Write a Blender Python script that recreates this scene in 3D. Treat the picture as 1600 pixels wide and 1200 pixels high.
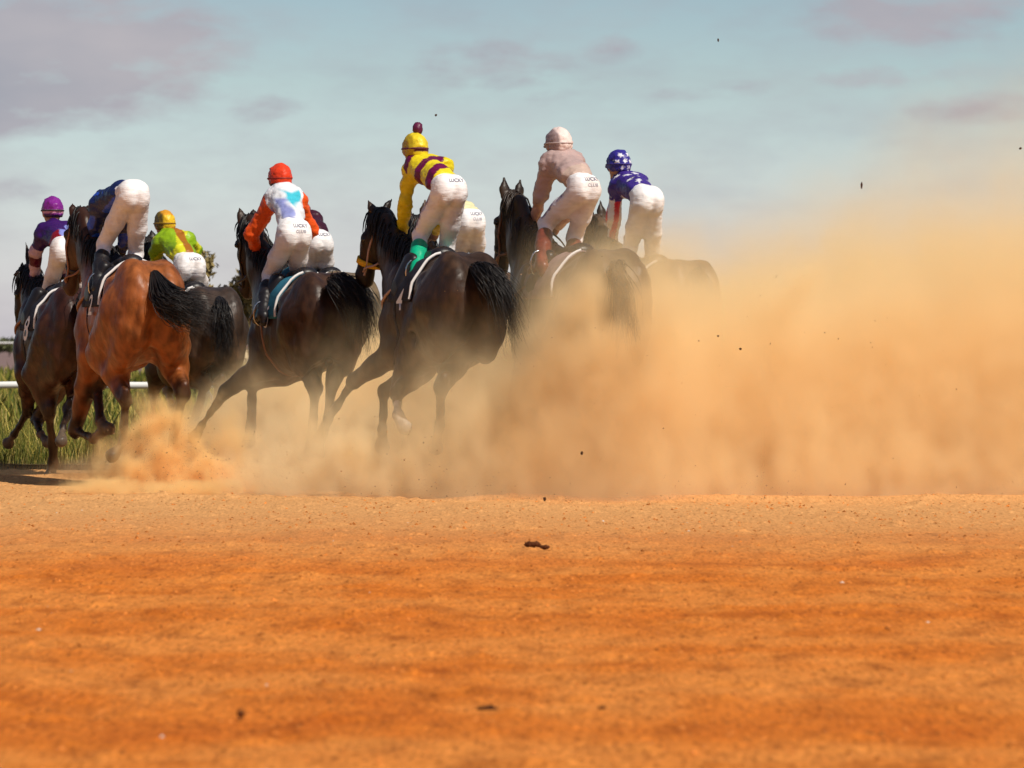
import bpy, math, random
import numpy as np
from mathutils import Vector
from mathutils.bvhtree import BVHTree

# ------------------------------------------------------------------ clear
for o in list(bpy.data.objects):
    bpy.data.objects.remove(o, do_unlink=True)
SC = bpy.context.scene
COL = SC.collection
RNG = np.random.default_rng(7)
random.seed(7)

# ------------------------------------------------------------------ camera
FPX, HZ, CAMZ = 6660.0, 535.0, 1.0        # focal length in 1600-wide pixels, horizon row, eye height
cam_d = bpy.data.cameras.new('camera')
cam = bpy.data.objects.new('camera', cam_d)
COL.objects.link(cam)
cam_d.sensor_width = 36.0
cam_d.lens = FPX / 1600 * 36.0
cam_d.clip_start = 0.5
cam_d.clip_end = 9000
cam.location = (0, 0, CAMZ)
cam.rotation_euler = (math.radians(90) - math.atan(65 / FPX), 0, 0)
cam_d.dof.use_dof = True
cam_d.dof.focus_distance = 29.5
cam_d.dof.aperture_fstop = 6.3
SC.camera = cam

# ------------------------------------------------------------------ sun, sky, exposure
SUN = Vector((0.48, -0.58, 0.88)).normalized()      # direction towards the sun
sun_d = bpy.data.lights.new('sun', 'SUN')
sun_d.energy = 4.6
sun_d.angle = math.radians(0.53)
sun_d.color = (1.0, 0.92, 0.80)
sun = bpy.data.objects.new('sun', sun_d)
COL.objects.link(sun)
sun.rotation_euler = SUN.to_track_quat('Z', 'Y').to_euler()
sun.location = (20, -10, 30)

world = bpy.data.worlds.new('World')
SC.world = world
world.use_nodes = True
wn, wl = world.node_tree.nodes, world.node_tree.links
wn.clear()
wout = wn.new('ShaderNodeOutputWorld')
bg = wn.new('ShaderNodeBackground')
sky = wn.new('ShaderNodeTexSky')
sky.sky_type = 'NISHITA'
sky.sun_disc = False
sky.sun_elevation = math.asin(SUN.z)
sky.sun_rotation = math.atan2(SUN.x, SUN.y)
sky.air_density = 1.0
sky.dust_density = 0.6
sky.ozone_density = 2.0
wl.new(bg.outputs[0], wout.inputs['Surface'])
bg.inputs['Strength'].default_value = 0.10
# tint: clear air a little greener than the model sky; overhead dimmed to cut fill light
tint = wn.new('ShaderNodeMix'); tint.data_type = 'RGBA'; tint.blend_type = 'MULTIPLY'
tint.inputs[0].default_value = 1.0
wl.new(sky.outputs[0], tint.inputs[6])
geo = wn.new('ShaderNodeTexCoord')
sep = wn.new('ShaderNodeSeparateXYZ')
wl.new(geo.outputs['Generated'], sep.inputs[0])


def wmath(op, a, b=None, clamp=False):
    n = wn.new('ShaderNodeMath'); n.operation = op; n.use_clamp = clamp
    for i, x in enumerate((a, b)):
        if x is None: continue
        if isinstance(x, (int, float)): n.inputs[i].default_value = x
        else: wl.new(x, n.inputs[i])
    return n.outputs[0]


elev = wmath('DIVIDE', sep.outputs['Z'], wmath('MAXIMUM', sep.outputs['Y'], 0.05))
azim = wmath('DIVIDE', sep.outputs['X'], wmath('MAXIMUM', sep.outputs['Y'], 0.05))
ramp = wn.new('ShaderNodeValToRGB')
cr = ramp.color_ramp
cr.elements[0].position = 0.0; cr.elements[0].color = (1.18, 1.13, 1.50, 1)
cr.elements[1].position = 1.0; cr.elements[1].color = (0.36, 0.42, 0.48, 1)
for p_, c_ in ((0.05, (1.10, 1.08, 1.38, 1)), (0.14, (1.03, 1.04, 1.17, 1)), (0.22, (0.91, .94, .97, 1)), (0.30, (.79, .83, .86, 1)), (0.55, (.46, .52, .58, 1))):
    e = cr.elements.new(p_); e.color = c_
wl.new(wmath('MULTIPLY', elev, 3.6, True), ramp.inputs[0])
wl.new(ramp.outputs[0], tint.inputs[7])
# clouds: banks placed by direction, broken up by noise
comb = wn.new('ShaderNodeCombineXYZ')
wl.new(wmath('MULTIPLY', azim, 1.0), comb.inputs[0])
wl.new(wmath('MULTIPLY', elev, 2.6), comb.inputs[1])
nz = wn.new('ShaderNodeTexNoise'); nz.inputs['Scale'].default_value = 34; nz.inputs['Detail'].default_value = 7
nz.inputs['Roughness'].default_value = 0.58
wl.new(comb.outputs[0], nz.inputs['Vector'])
banks = [
    (120, 60, 200, 60, .9), (20, 190, 110, 30, .8), (800, 120, 70, 24, .6),  # px, py, half width px, half height px, weight
    (40, 90, 250, 95, 1.0), (60, 170, 120, 40, .7), (250, 50, 90, 28, .55), (230, 10, 130, 30, .4),
    (765, 105, 110, 36, .70), (960, 75, 60, 26, .5), (700, 140, 60, 22, .35),
    (1430, 28, 150, 34, .85), (1385, 122, 100, 20, .65), (1080, 148, 130, 20, .4),
    (1560, 170, 130, 26, .6), (430, 170, 90, 30, .5), (30, 300, 60, 22, .5), (100, 180, 120, 36, .6), (860, 150, 60, 24, .4), (1150, 140, 80, 22, .4), (1590, 10, 60, 20, .5),
    (85, 255, 50, 12, .22), (760, 200, 160, 14, .22), (930, 130, 70, 18, .3),
]
acc = None
for (px, py, hw, hh, wgt) in banks:
    ax, ex = (px - 800) / FPX, (HZ - py) / FPX
    dx = wmath('DIVIDE', wmath('SUBTRACT', azim, ax), hw * 1.2 / FPX)
    dz = wmath('DIVIDE', wmath('SUBTRACT', elev, ex), hh * 1.2 / FPX)
    r2 = wmath('ADD', wmath('MULTIPLY', dx, dx), wmath('MULTIPLY', dz, dz))
    g = wmath('MULTIPLY', wmath('EXPONENT', wmath('MULTIPLY', r2, -0.8)), wgt)
    acc = g if acc is None else wmath('MAXIMUM', acc, g)
nfac = wmath('ADD', wmath('MULTIPLY', wmath('SUBTRACT', nz.outputs['Fac'], 0.5), 2.0), 0.0)
cov = wmath('MULTIPLY', wmath('SUBTRACT', wmath('ADD', acc, nfac), 0.20), 1.9, True)
cov = wmath('MULTIPLY', cov, wmath('MULTIPLY', acc, 2.2, True))
cov = wmath('MAXIMUM', wmath('MULTIPLY', cov, .9), wmath('MULTIPLY', wmath('SUBTRACT', nz.outputs['Fac'], 0.40), 1.1, True))
cmix = wn.new('ShaderNodeMix'); cmix.data_type = 'RGBA'
wl.new(cov, cmix.inputs[0])
wl.new(tint.outputs[2], cmix.inputs[6])
nz2 = wn.new('ShaderNodeTexNoise'); nz2.inputs['Scale'].default_value = 14; nz2.inputs['Detail'].default_value = 4
wl.new(comb.outputs[0], nz2.inputs['Vector'])
ccol = wn.new('ShaderNodeMix'); ccol.data_type = 'RGBA'
ccol.inputs[6].default_value = (3.5, 3.5, 4.1, 1); ccol.inputs[7].default_value = (4.9, 4.5, 4.8, 1)
wl.new(wmath('MULTIPLY', wmath('SUBTRACT', nz2.outputs['Fac'], 0.35), 3.0, True), ccol.inputs[0])
wl.new(ccol.outputs[2], cmix.inputs[7])
wl.new(cmix.outputs[2], bg.inputs['Color'])

SC.view_settings.view_transform = 'Standard'
SC.view_settings.look = 'None'
SC.view_settings.exposure = 0.0
SC.view_settings.gamma = 1.0
SC.view_settings.use_curve_mapping = False
SC.render.engine = 'CYCLES'
cy = SC.cycles
cy.use_denoising = True
cy.volume_step_rate = 2.5
cy.volume_max_steps = 256
cy.volume_bounces = 12
cy.max_bounces = 14
cy.diffuse_bounces = 2
cy.glossy_bounces = 2
cy.transparent_max_bounces = 16
cy.sample_clamp_indirect = 6.0


# ------------------------------------------------------------------ materials
def new_mat(name):
    m = bpy.data.materials.new(name); m.use_nodes = True
    nt = m.node_tree
    b = nt.nodes['Principled BSDF']
    return m, nt, b


def simple(name, col, rough=.6, spec=.5, noise=0.0, nscale=30, bump=0.0, bscale=60, metal=0.0):
    m, nt, b = new_mat(name)
    b.inputs['Base Color'].default_value = (*col, 1)
    b.inputs['Roughness'].default_value = rough
    b.inputs['Specular IOR Level'].default_value = spec
    b.inputs['Metallic'].default_value = metal
    tc = nt.nodes.new('ShaderNodeTexCoord')
    if noise > 0:
        n = nt.nodes.new('ShaderNodeTexNoise'); n.inputs['Scale'].default_value = nscale; n.inputs['Detail'].default_value = 5
        nt.links.new(tc.outputs['Object'], n.inputs['Vector'])
        r = nt.nodes.new('ShaderNodeValToRGB')
        r.color_ramp.elements[0].position = .3; r.color_ramp.elements[1].position = .7
        r.color_ramp.elements[0].color = tuple(max(0, c * (1 - noise)) for c in col) + (1,)
        r.color_ramp.elements[1].color = tuple(c * (1 + noise) for c in col) + (1,)
        nt.links.new(n.outputs['Fac'], r.inputs[0]); nt.links.new(r.outputs[0], b.inputs['Base Color'])
    if bump > 0:
        n = nt.nodes.new('ShaderNodeTexNoise'); n.inputs['Scale'].default_value = bscale; n.inputs['Detail'].default_value = 6
        nt.links.new(tc.outputs['Object'], n.inputs['Vector'])
        bp = nt.nodes.new('ShaderNodeBump'); bp.inputs['Strength'].default_value = bump; bp.inputs['Distance'].default_value = .01
        nt.links.new(n.outputs['Fac'], bp.inputs['Height']); nt.links.new(bp.outputs[0], b.inputs['Normal'])
    return m


def attr_mat(name, rough, spec, noise, nscale, bump, bscale, dist=.01, sheen=0.0, stretch=(1, 1, 1), coat=0.0):
    """surface colour from the mesh's own 'col' attribute (dye / coat pattern) with fine variation"""
    m, nt, b = new_mat(name)
    b.inputs['Roughness'].default_value = rough
    b.inputs['Specular IOR Level'].default_value = spec
    b.inputs['Sheen Weight'].default_value = sheen
    b.inputs['Coat Weight'].default_value = coat
    a = nt.nodes.new('ShaderNodeAttribute'); a.attribute_name = 'col'
    tc = nt.nodes.new('ShaderNodeTexCoord')
    mp = nt.nodes.new('ShaderNodeMapping'); mp.inputs['Scale'].default_value = stretch
    nt.links.new(tc.outputs['Object'], mp.inputs['Vector'])
    n = nt.nodes.new('ShaderNodeTexNoise'); n.inputs['Scale'].default_value = nscale; n.inputs['Detail'].default_value = 6
    nt.links.new(mp.outputs[0], n.inputs['Vector'])
    mr = nt.nodes.new('ShaderNodeMapRange'); mr.inputs[3].default_value = 1 - noise; mr.inputs[4].default_value = 1 + noise
    mr.inputs[1].default_value = .3; mr.inputs[2].default_value = .7
    nt.links.new(n.outputs['Fac'], mr.inputs[0])
    mx = nt.nodes.new('ShaderNodeVectorMath'); mx.operation = 'SCALE'
    nt.links.new(a.outputs['Color'], mx.inputs[0]); nt.links.new(mr.outputs[0], mx.inputs['Scale'])
    nt.links.new(mx.outputs[0], b.inputs['Base Color'])
    n2 = nt.nodes.new('ShaderNodeTexNoise'); n2.inputs['Scale'].default_value = bscale; n2.inputs['Detail'].default_value = 6
    nt.links.new(mp.outputs[0], n2.inputs['Vector'])
    bp = nt.nodes.new('ShaderNodeBump'); bp.inputs['Strength'].default_value = bump; bp.inputs['Distance'].default_value = dist
    nt.links.new(n2.outputs['Fac'], bp.inputs['Height']); nt.links.new(bp.outputs[0], b.inputs['Normal'])
    return m


M_COAT = attr_mat('horse_coat', .43, .30, .45, 16, .5, 30, .008, stretch=(1, 1, .45))
M_HAIR = attr_mat('horse_hair', .45, .4, .35, 25, .2, 60)
M_SILK = attr_mat('racing_silk', .40, .32, .12, 14, .5, 26, .012, stretch=(1, .6, 1.6))
M_BREECH = attr_mat('breeches_cloth', .7, .25, .06, 20, .5, 20, .012, stretch=(.6, .6, 2.2))
M_SKIN = simple('skin', (.42, .22, .15), .5, .4, .1, 20)
M_CAP = attr_mat('cap_silk', .42, .4, .10, 24, .6, 22, .012)
M_BOOT = simple('boot_leather', (.012, .010, .012), .42, .4, .3, 20, .15, 40)
M_BOOTB = simple('brown_boot_leather', (.16, .035, .02), .35, .5, .3, 20, .15, 40)
M_BOOTG = simple('green_boot_cover', (.0, .38, .20), .4, .5, .15, 20, .15, 40)
M_LEATHER = simple('tack_leather', (.035, .018, .012), .4, .5, .3, 30)
M_TAN = simple('tan_strap', (.28, .13, .08), .5, .4, .2, 30)
M_PINKSTRAP = simple('pale_strap', (.42, .27, .22), .5, .4, .15, 30)
M_YEL = simple('yellow_fleece', (.75, .42, .03), .9, .1, .15, 60, .6, 120)
M_WHITE = simple('white_cloth', (.72, .70, .68), .7, .3, .08, 20, .3, 50)
M_CLOTHB = simple('dark_saddle_cloth', (.02, .022, .035), .8, .2, .2, 20, .3, 50)
M_CLOTHT = simple('teal_saddle_cloth', (.03, .16, .24), .8, .2, .2, 20, .3, 50)
M_CLOTHM = simple('mauve_saddle_cloth', (.30, .20, .20), .8, .2, .2, 20, .3, 50)
M_METAL = simple('bright_metal', (.6, .6, .6), .25, .5, metal=1.0)
M_EYE = simple('eye_black', (.006, .004, .004), .08, .6)
M_INKD = simple('dark_print', (.19, .20, .27), .6, .3)
M_INKL = simple('faint_print', (.46, .45, .50), .6, .3)
M_PRINTW = simple('white_print', (.75, .73, .72), .6, .3)


# ------------------------------------------------------------------ object helpers
def link(name, mesh, parent=None, mat=None):
    o = bpy.data.objects.new(name, mesh)
    COL.objects.link(o)
    if mat is not None: mesh.materials.append(mat)
    if parent is not None: o.parent = parent
    return o


def mesh_np(name, V, Fc, smooth=True, col=None):
    V = np.asarray(V, dtype=np.float32); Fc = np.asarray(Fc, dtype=np.int32)
    m = bpy.data.meshes.new(name)
    m.vertices.add(len(V)); m.vertices.foreach_set('co', V.ravel())
    n, k = Fc.shape
    m.loops.add(n * k); m.loops.foreach_set('vertex_index', Fc.ravel())
    m.polygons.add(n)
    m.polygons.foreach_set('loop_start', np.arange(0, n * k, k, dtype=np.int32))
    m.polygons.foreach_set('loop_total', np.full(n, k, dtype=np.int32))
    m.polygons.foreach_set('use_smooth', np.full(n, smooth, dtype=bool))
    m.update(calc_edges=True)
    if col is not None:
        a = m.attributes.new('col', 'FLOAT_COLOR', 'POINT')
        c = np.ones((len(V), 4), dtype=np.float32); c[:, :3] = col
        a.data.foreach_set('color', c.ravel())
    return m


def tag(o, label, cat, group=None, kind=None):
    if label: o['label'] = label
    if cat: o['category'] = cat
    if group: o['group'] = group
    if kind: o['kind'] = kind
    return o


def root(name, loc, rotz, label, cat, group=None):
    o = bpy.data.objects.new(name, None); COL.objects.link(o)
    o.location = loc; o.rotation_euler = (0, 0, rotz); o.empty_display_size = .3
    return tag(o, label, cat, group)


def grf(shape, h, scale, seed, beta=3.2, an=(1, 1, 1)):
    """smooth random field, unit variance; scale = size in metres of the largest lumps"""
    sh = [max(8, int(math.ceil(s / 8.0)) * 8) for s in shape]
    r = np.random.default_rng(seed)
    w = np.fft.rfftn(r.standard_normal(sh).astype(np.float32))
    k = np.sqrt((an[0] * np.fft.fftfreq(sh[0], h))[:, None, None] ** 2 + (an[1] * np.fft.fftfreq(sh[1], h))[None, :, None] ** 2 +
                (an[2] * np.fft.rfftfreq(sh[2], h))[None, None, :] ** 2)
    f = 1.0 / (1.0 + (k * scale) ** beta)
    f[0, 0, 0] = 0
    g = np.fft.irfftn(w * f, s=sh)[:shape[0], :shape[1], :shape[2]].astype(np.float32)
    return (g - g.mean()) / (g.std() + 1e-9)


class Field:
    """signed distance grid with smooth unions"""
    def __init__(self, lo, hi, h):
        self.lo = np.array(lo, float); self.h = h
        n = np.ceil((np.array(hi) - self.lo) / h).astype(int) + 1
        self.ax = [self.lo[i] + h * np.arange(n[i]) for i in range(3)]
        self.F = np.full(n, 0.2, dtype=np.float32)

    def _sl(self, blo, bhi):
        s = []
        for i in range(3):
            a = int(max(0, math.floor((blo[i] - self.lo[i]) / self.h)))
            b = int(min(len(self.ax[i]), math.ceil((bhi[i] - self.lo[i]) / self.h) + 1))
            if b <= a: return None
            s.append(slice(a, b))
        return tuple(s)

    def _mix(self, s, d, k):
        f = self.F[s]
        hh = np.clip(.5 + .5 * (f - d) / k, 0, 1)
        self.F[s] = f * (1 - hh) + d * hh - k * hh * (1 - hh)

    def cone(self, a, b, ra, rb, k=.04, n=None, s=1.0):
        a = np.array(a, float); b = np.array(b, float)
        m = max(ra, rb) * max(1, s) + k + .06
        sl = self._sl(np.minimum(a, b) - m, np.maximum(a, b) + m)
        if sl is None: return
        X = self.ax[0][sl[0]][:, None, None] - a[0]; Y = self.ax[1][sl[1]][None, :, None] - a[1]; Z = self.ax[2][sl[2]][None, None, :] - a[2]
        ab = b - a
        if n is not None and s != 1.0:
            n = np.array(n, float); n = n / np.linalg.norm(n)
            q = (X * n[0] + Y * n[1] + Z * n[2]) * (1 / s - 1)
            X = X + q * n[0]; Y = Y + q * n[1]; Z = Z + q * n[2]
            ab = ab + n * (ab @ n) * (1 / s - 1)
        L = max(ab @ ab, 1e-9)
        t = np.clip((X * ab[0] + Y * ab[1] + Z * ab[2]) / L, 0, 1)
        d = np.sqrt((X - t * ab[0]) ** 2 + (Y - t * ab[1]) ** 2 + (Z - t * ab[2]) ** 2) - (ra + (rb - ra) * t)
        self._mix(sl, d.astype(np.float32), k)

    def ell(self, c, r, k=.05, R=None):
        c = np.array(c, float); r = np.array(r, float)
        m = r.max() + k + .06 if R is not None else r + k + .06
        sl = self._sl(c - m, c + m)
        if sl is None: return
        X = self.ax[0][sl[0]][:, None, None] - c[0]; Y = self.ax[1][sl[1]][None, :, None] - c[1]; Z = self.ax[2][sl[2]][None, None, :] - c[2]
        if R is not None:
            R = np.array(R, float)
            X, Y, Z = (X * R[0][0] + Y * R[0][1] + Z * R[0][2], X * R[1][0] + Y * R[1][1] + Z * R[1][2], X * R[2][0] + Y * R[2][1] + Z * R[2][2])
        k0 = np.sqrt((X / r[0]) ** 2 + (Y / r[1]) ** 2 + (Z / r[2]) ** 2)
        k1 = np.sqrt((X / r[0] ** 2) ** 2 + (Y / r[1] ** 2) ** 2 + (Z / r[2] ** 2) ** 2) + 1e-6
        self._mix(sl, (k0 * (k0 - 1) / k1).astype(np.float32), k)

    def carve(self, a, b, r, k=.02):
        """shallow groove"""
        a = np.array(a, float); b = np.array(b, float)
        m = r + k + .03
        sl = self._sl(np.minimum(a, b) - m, np.maximum(a, b) + m)
        if sl is None: return
        X = self.ax[0][sl[0]][:, None, None] - a[0]; Y = self.ax[1][sl[1]][None, :, None] - a[1]; Z = self.ax[2][sl[2]][None, None, :] - a[2]
        ab = b - a; L = max(ab @ ab, 1e-9)
        t = np.clip((X * ab[0] + Y * ab[1] + Z * ab[2]) / L, 0, 1)
        d = r - np.sqrt((X - t * ab[0]) ** 2 + (Y - t * ab[1]) ** 2 + (Z - t * ab[2]) ** 2)
        f = self.F[sl]
        hh = np.clip(.5 - .5 * (f - d) / k, 0, 1)
        self.F[sl] = f * (1 - hh) + d * hh + k * hh * (1 - hh)

    def rough(self, amp, scale, seed, beta=3.2, an=(1, 1, 1)):
        self.F += (amp * grf(self.F.shape, self.h, scale, seed, beta, an)).astype(np.float32)

    def mesh(self):
        F = self.F; h = self.h
        # keep the surface closed at the borders
        F[0] = F[-1] = .1; F[:, 0] = F[:, -1] = .1; F[:, :, 0] = F[:, :, -1] = .1
        s = F < 0
        nx, ny, nz = F.shape
        cnt = np.zeros((nx - 1, ny - 1, nz - 1), dtype=np.int8)
        for i in (0, 1):
            for j in (0, 1):
                for k in (0, 1):
                    cnt += s[i:nx - 1 + i, j:ny - 1 + j, k:nz - 1 + k]
        act = (cnt > 0) & (cnt < 8)
        idx = np.argwhere(act)
        ids = np.full(act.shape, -1, dtype=np.int32)
        ids[act] = np.arange(len(idx))
        P = np.zeros((len(idx), 3)); W = np.zeros(len(idx))
        cs = [(0, 0, 0), (1, 0, 0), (0, 1, 0), (1, 1, 0), (0, 0, 1), (1, 0, 1), (0, 1, 1), (1, 1, 1)]
        for a in range(8):
            for b in range(a + 1, 8):
                ca, cb = np.array(cs[a]), np.array(cs[b])
                if abs(ca - cb).sum() != 1: continue
                fa = F[tuple((idx + ca).T)]; fb = F[tuple((idx + cb).T)]
                m = (fa < 0) != (fb < 0)
                t = np.where(m, fa / np.where(m, fa - fb, 1), 0)
                P += np.where(m[:, None], ca + t[:, None] * (cb - ca), 0); W += m
        V = self.lo + h * (idx + P / W[:, None])
        Q = []
        for ax in range(3):
            o1, o2 = (ax + 1) % 3, (ax + 2) % 3
            A = [slice(None)] * 3; B = [slice(None)] * 3
            A[ax] = slice(0, -1); B[ax] = slice(1, None)
            sa, sb = s[tuple(A)], s[tuple(B)]
            e = np.argwhere(sa != sb)
            e = e[(e[:, o1] > 0) & (e[:, o2] > 0) & (e[:, o1] < F.shape[o1] - 1) & (e[:, o2] < F.shape[o2] - 1)]
            ins = sa[tuple(e.T)]
            q = []
            for (d1, d2) in ((-1, -1), (0, -1), (0, 0), (-1, 0)):
                c = e.copy(); c[:, o1] += d1; c[:, o2] += d2
                q.append(ids[tuple(c.T)])
            q = np.stack(q, 1)
            q[~ins] = q[~ins][:, ::-1]
            Q.append(q)
        Q = np.concatenate(Q)
        Q = Q[(Q >= 0).all(1)]
        return V, Q


def relax(V, Q, n=2, lam=.5):
    """light smoothing of a quad mesh"""
    V = V.copy()
    E = np.concatenate([Q[:, [0, 1]], Q[:, [1, 2]], Q[:, [2, 3]], Q[:, [3, 0]]])
    for _ in range(n):
        S = np.zeros_like(V); C = np.zeros(len(V))
        for c in range(3):
            S[:, c] = np.bincount(E[:, 0], V[E[:, 1], c], len(V)) + np.bincount(E[:, 1], V[E[:, 0], c], len(V))
        C = np.bincount(E[:, 0], minlength=len(V)) + np.bincount(E[:, 1], minlength=len(V))
        V += lam * (S / np.maximum(C, 1)[:, None] - V)
    return V


def tube_np(pts, rad, n=6, cap=True):
    """closed tube along pts; rad scalar or list"""
    pts = np.array(pts, float); m = len(pts)
    rad = np.full(m, rad) if np.isscalar(rad) else np.array(rad, float)
    V = []; T = np.gradient(pts, axis=0)
    up = np.array([0.12, .2, 1.0])
    for i in range(m):
        t = T[i] / (np.linalg.norm(T[i]) + 1e-9)
        a = np.cross(t, up); a /= (np.linalg.norm(a) + 1e-9); b = np.cross(t, a)
        for j in range(n):
            w = 2 * math.pi * j / n
            V.append(pts[i] + rad[i] * (math.cos(w) * a + math.sin(w) * b))
    Q = []
    for i in range(m - 1):
        for j in range(n):
            Q.append((i * n + j, i * n + (j + 1) % n, (i + 1) * n + (j + 1) % n, (i + 1) * n + j))
    return np.array(V), np.array(Q)


def join_np(parts):
    V, Q, o = [], [], 0
    for v, q in parts:
        V.append(v); Q.append(q + o); o += len(v)
    return np.concatenate(V), np.concatenate(Q)


def curve_pts(ctrl, n):
    """Catmull-Rom through control points"""
    c = np.array(ctrl, float)
    c = np.vstack([2 * c[0] - c[1], c, 2 * c[-1] - c[-2]])
    out = []
    seg = len(c) - 3
    for t in np.linspace(0, seg - 1e-6, n):
        i = int(t); f = t - i
        p0, p1, p2, p3 = c[i:i + 4]
        out.append(.5 * ((2 * p1) + (-p0 + p2) * f + (2 * p0 - 5 * p1 + 4 * p2 - p3) * f * f + (-p0 + 3 * p1 - 3 * p2 + p3) * f ** 3))
    return np.array(out)


def hair_np(guide, nstr, spread0, spread1, r0, seed, wild=.03, npt=9, lenvar=.25):
    g = curve_pts(guide, 24); r = np.random.default_rng(seed)
    parts = []
    for i in range(nstr):
        o = r.standard_normal(3); o /= np.linalg.norm(o); o *= r.random() ** .5
        w = r.standard_normal((3, 3)) * wild
        L = 1 - lenvar * r.random()
        pts = []
        for t in np.linspace(0, 1, npt):
            tt = t * L
            p = g[min(23, int(tt * 23))] * (1 - (tt * 23 % 1)) + g[min(23, int(tt * 23) + 1)] * (tt * 23 % 1)
            s = spread0 + (spread1 - spread0) * math.sin(min(1, tt * 2.4) * math.pi / 2)
            pts.append(p + o * s + w[0] * math.sin(tt * 5 + w[2][0] * 60) * tt + w[1] * tt * tt)
        rr = r0 * (1 - np.linspace(0, 1, npt) ** 1.5 * .85)
        parts.append(tube_np(pts, rr, 4))
    return join_np(parts)


def seg_dist(V, a, b):
    a = np.array(a, float); b = np.array(b, float); ab = b - a
    t = np.clip(((V - a) @ ab) / max(ab @ ab, 1e-9), 0, 1)
    return np.linalg.norm(V - a - t[:, None] * ab, axis=1), t


def sm(a, b, x):
    t = np.clip((x - a) / (b - a), 0, 1)
    return t * t * (3 - 2 * t)


def mixc(c, d, m):
    return c * (1 - m[:, None]) + np.array(d) * m[:, None]


class Frame:
    """a heading frame: u forward, v left, z up; px(x, y, u) finds the local point that the photo shows at a pixel"""
    def __init__(s, croup, depth, deg, uc=-.45):
        s.t = math.radians(deg); c, sn = math.cos(s.t), math.sin(s.t)
        X = (croup - 800) / FPX * depth
        s.B = np.array([X + uc * sn, depth - uc * c])       # world x,y of local origin
        s.c, s.s = c, sn

    def px(s, x, y, u):
        k = (x - 800) / FPX
        v = (s.B[0] - u * s.s - k * (s.B[1] + u * s.c)) / (s.c - k * s.s)
        dep = s.B[1] + u * s.c - v * s.s
        return np.array([u, v, CAMZ + (HZ - y) / FPX * dep])

    def pt(s, p):
        return s.px(*p) if abs(p[0]) > 5 else np.array(p, float)

    def rotz(s):
        return math.pi / 2 + s.t       # local +x (u) points away and to the left

    def loc(s):
        return (s.B[0], s.B[1], 0)


def wrap_strip(bvh, stations, offs, width_axis=None):
    pass


def ring_strap(name, bvh, axis_pt, axis_dir, width, off, mat, parent, a0=0, a1=2 * math.pi, n=28, ref=(0, 0, 1), reach=.6):
    """band round a limb/trunk/head, laid on the surface by rays towards the axis"""
    d = Vector(axis_dir).normalized(); ref = Vector(ref)
    e1 = (ref - d * ref.dot(d)).normalized(); e2 = d.cross(e1)
    V = []; closed = abs(a1 - a0 - 2 * math.pi) < 1e-3
    cnt = n if closed else n + 1
    for i in range(cnt):
        a = a0 + (a1 - a0) * i / n
        dr = (e1 * math.cos(a) + e2 * math.sin(a))
        for w in (-.5, .5):
            c = Vector(axis_pt) + d * (w * width)
            hit = bvh.ray_cast(c + dr * reach, -dr, reach)
            r = (hit[0] - c).length if hit[0] is not None else .05
            V.append(c + dr * (r + off)); V.append(c + dr * (r - .004))
    Q = []
    m = cnt if closed else cnt - 1
    for i in range(m):
        b = 4 * i; c = 4 * ((i + 1) % cnt)
        # verts: 0 outer-, 1 inner-, 2 outer+, 3 inner+
        Q += [(b, b + 2, c + 2, c), (b + 1, c + 1, c + 3, b + 3), (b, c, c + 1, b + 1), (b + 2, b + 3, c + 3, c + 2)]
    V = np.array([tuple(v) for v in V])
    me = mesh_np(name, V, Q, True)
    return link(name, me, parent, mat)


def patch_wrap(name, bvh, u0, u1, cz, a0, a1, off, mat, parent, nu=16, na=26, cu=0, slope=0.0):
    """cloth sheet over the back: rays towards the spine axis; a = 0 is up, + is left"""
    V = []
    for i in range(nu + 1):
        u = u0 + (u1 - u0) * i / nu
        for j in range(na + 1):
            a = a0 + (a1 - a0) * j / na
            uu = u + slope * abs(a)
            dr = Vector((0, math.sin(a), math.cos(a)))
            c = Vector((uu, cu, cz))
            hit = bvh.ray_cast(c + dr * .8, -dr, .8)
            r = (hit[0] - c).length if hit[0] is not None else .25
            V.append(c + dr * (r + off + .002 * math.sin(17 * a + 9 * u)))
    Q = []
    w = na + 1
    for i in range(nu):
        for j in range(na):
            Q.append((i * w + j, i * w + j + 1, (i + 1) * w + j + 1, (i + 1) * w + j))
    me = mesh_np(name, np.array([tuple(v) for v in V]), Q, True)
    o = link(name, me, parent, mat)
    md = o.modifiers.new('thick', 'SOLIDIFY'); md.thickness = .008; md.offset = 0
    return o


def text_on(name, body, size, bvh, origin, xdir, updir, ray, mat, parent, off=.004, squash=1.0):
    """lettering laid on a surface: each vertex of the flat text is dropped on it along ray"""
    cu = bpy.data.curves.new(name, 'FONT'); cu.body = body; cu.size = size; cu.align_x = 'CENTER'; cu.align_y = 'CENTER'
    cu.offset = size * .014
    tmp = bpy.data.objects.new('tmp_text', cu); COL.objects.link(tmp)
    dg = bpy.context.evaluated_depsgraph_get(); dg.update()
    me = bpy.data.meshes.new_from_object(tmp.evaluated_get(dg))
    bpy.data.objects.remove(tmp, do_unlink=True)
    x = Vector(xdir).normalized(); u = Vector(updir).normalized(); r = Vector(ray).normalized(); o0 = Vector(origin)
    last = None
    for v in me.vertices:
        p = o0 + x * (v.co.x * squash) + u * v.co.y
        hit = bvh.ray_cast(p - r * .8, r, 1.6)
        if hit[0] is not None: last = (hit[0] - p).dot(r)
        if last is None: last = .8
        v.co = p + r * (last - off)
    me.name = name
    return link(name, me, parent, mat)


def bvh_of(V, Q):
    return BVHTree.FromPolygons([Vector(v) for v in V], [tuple(int(i) for i in q) for q in Q])


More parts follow.
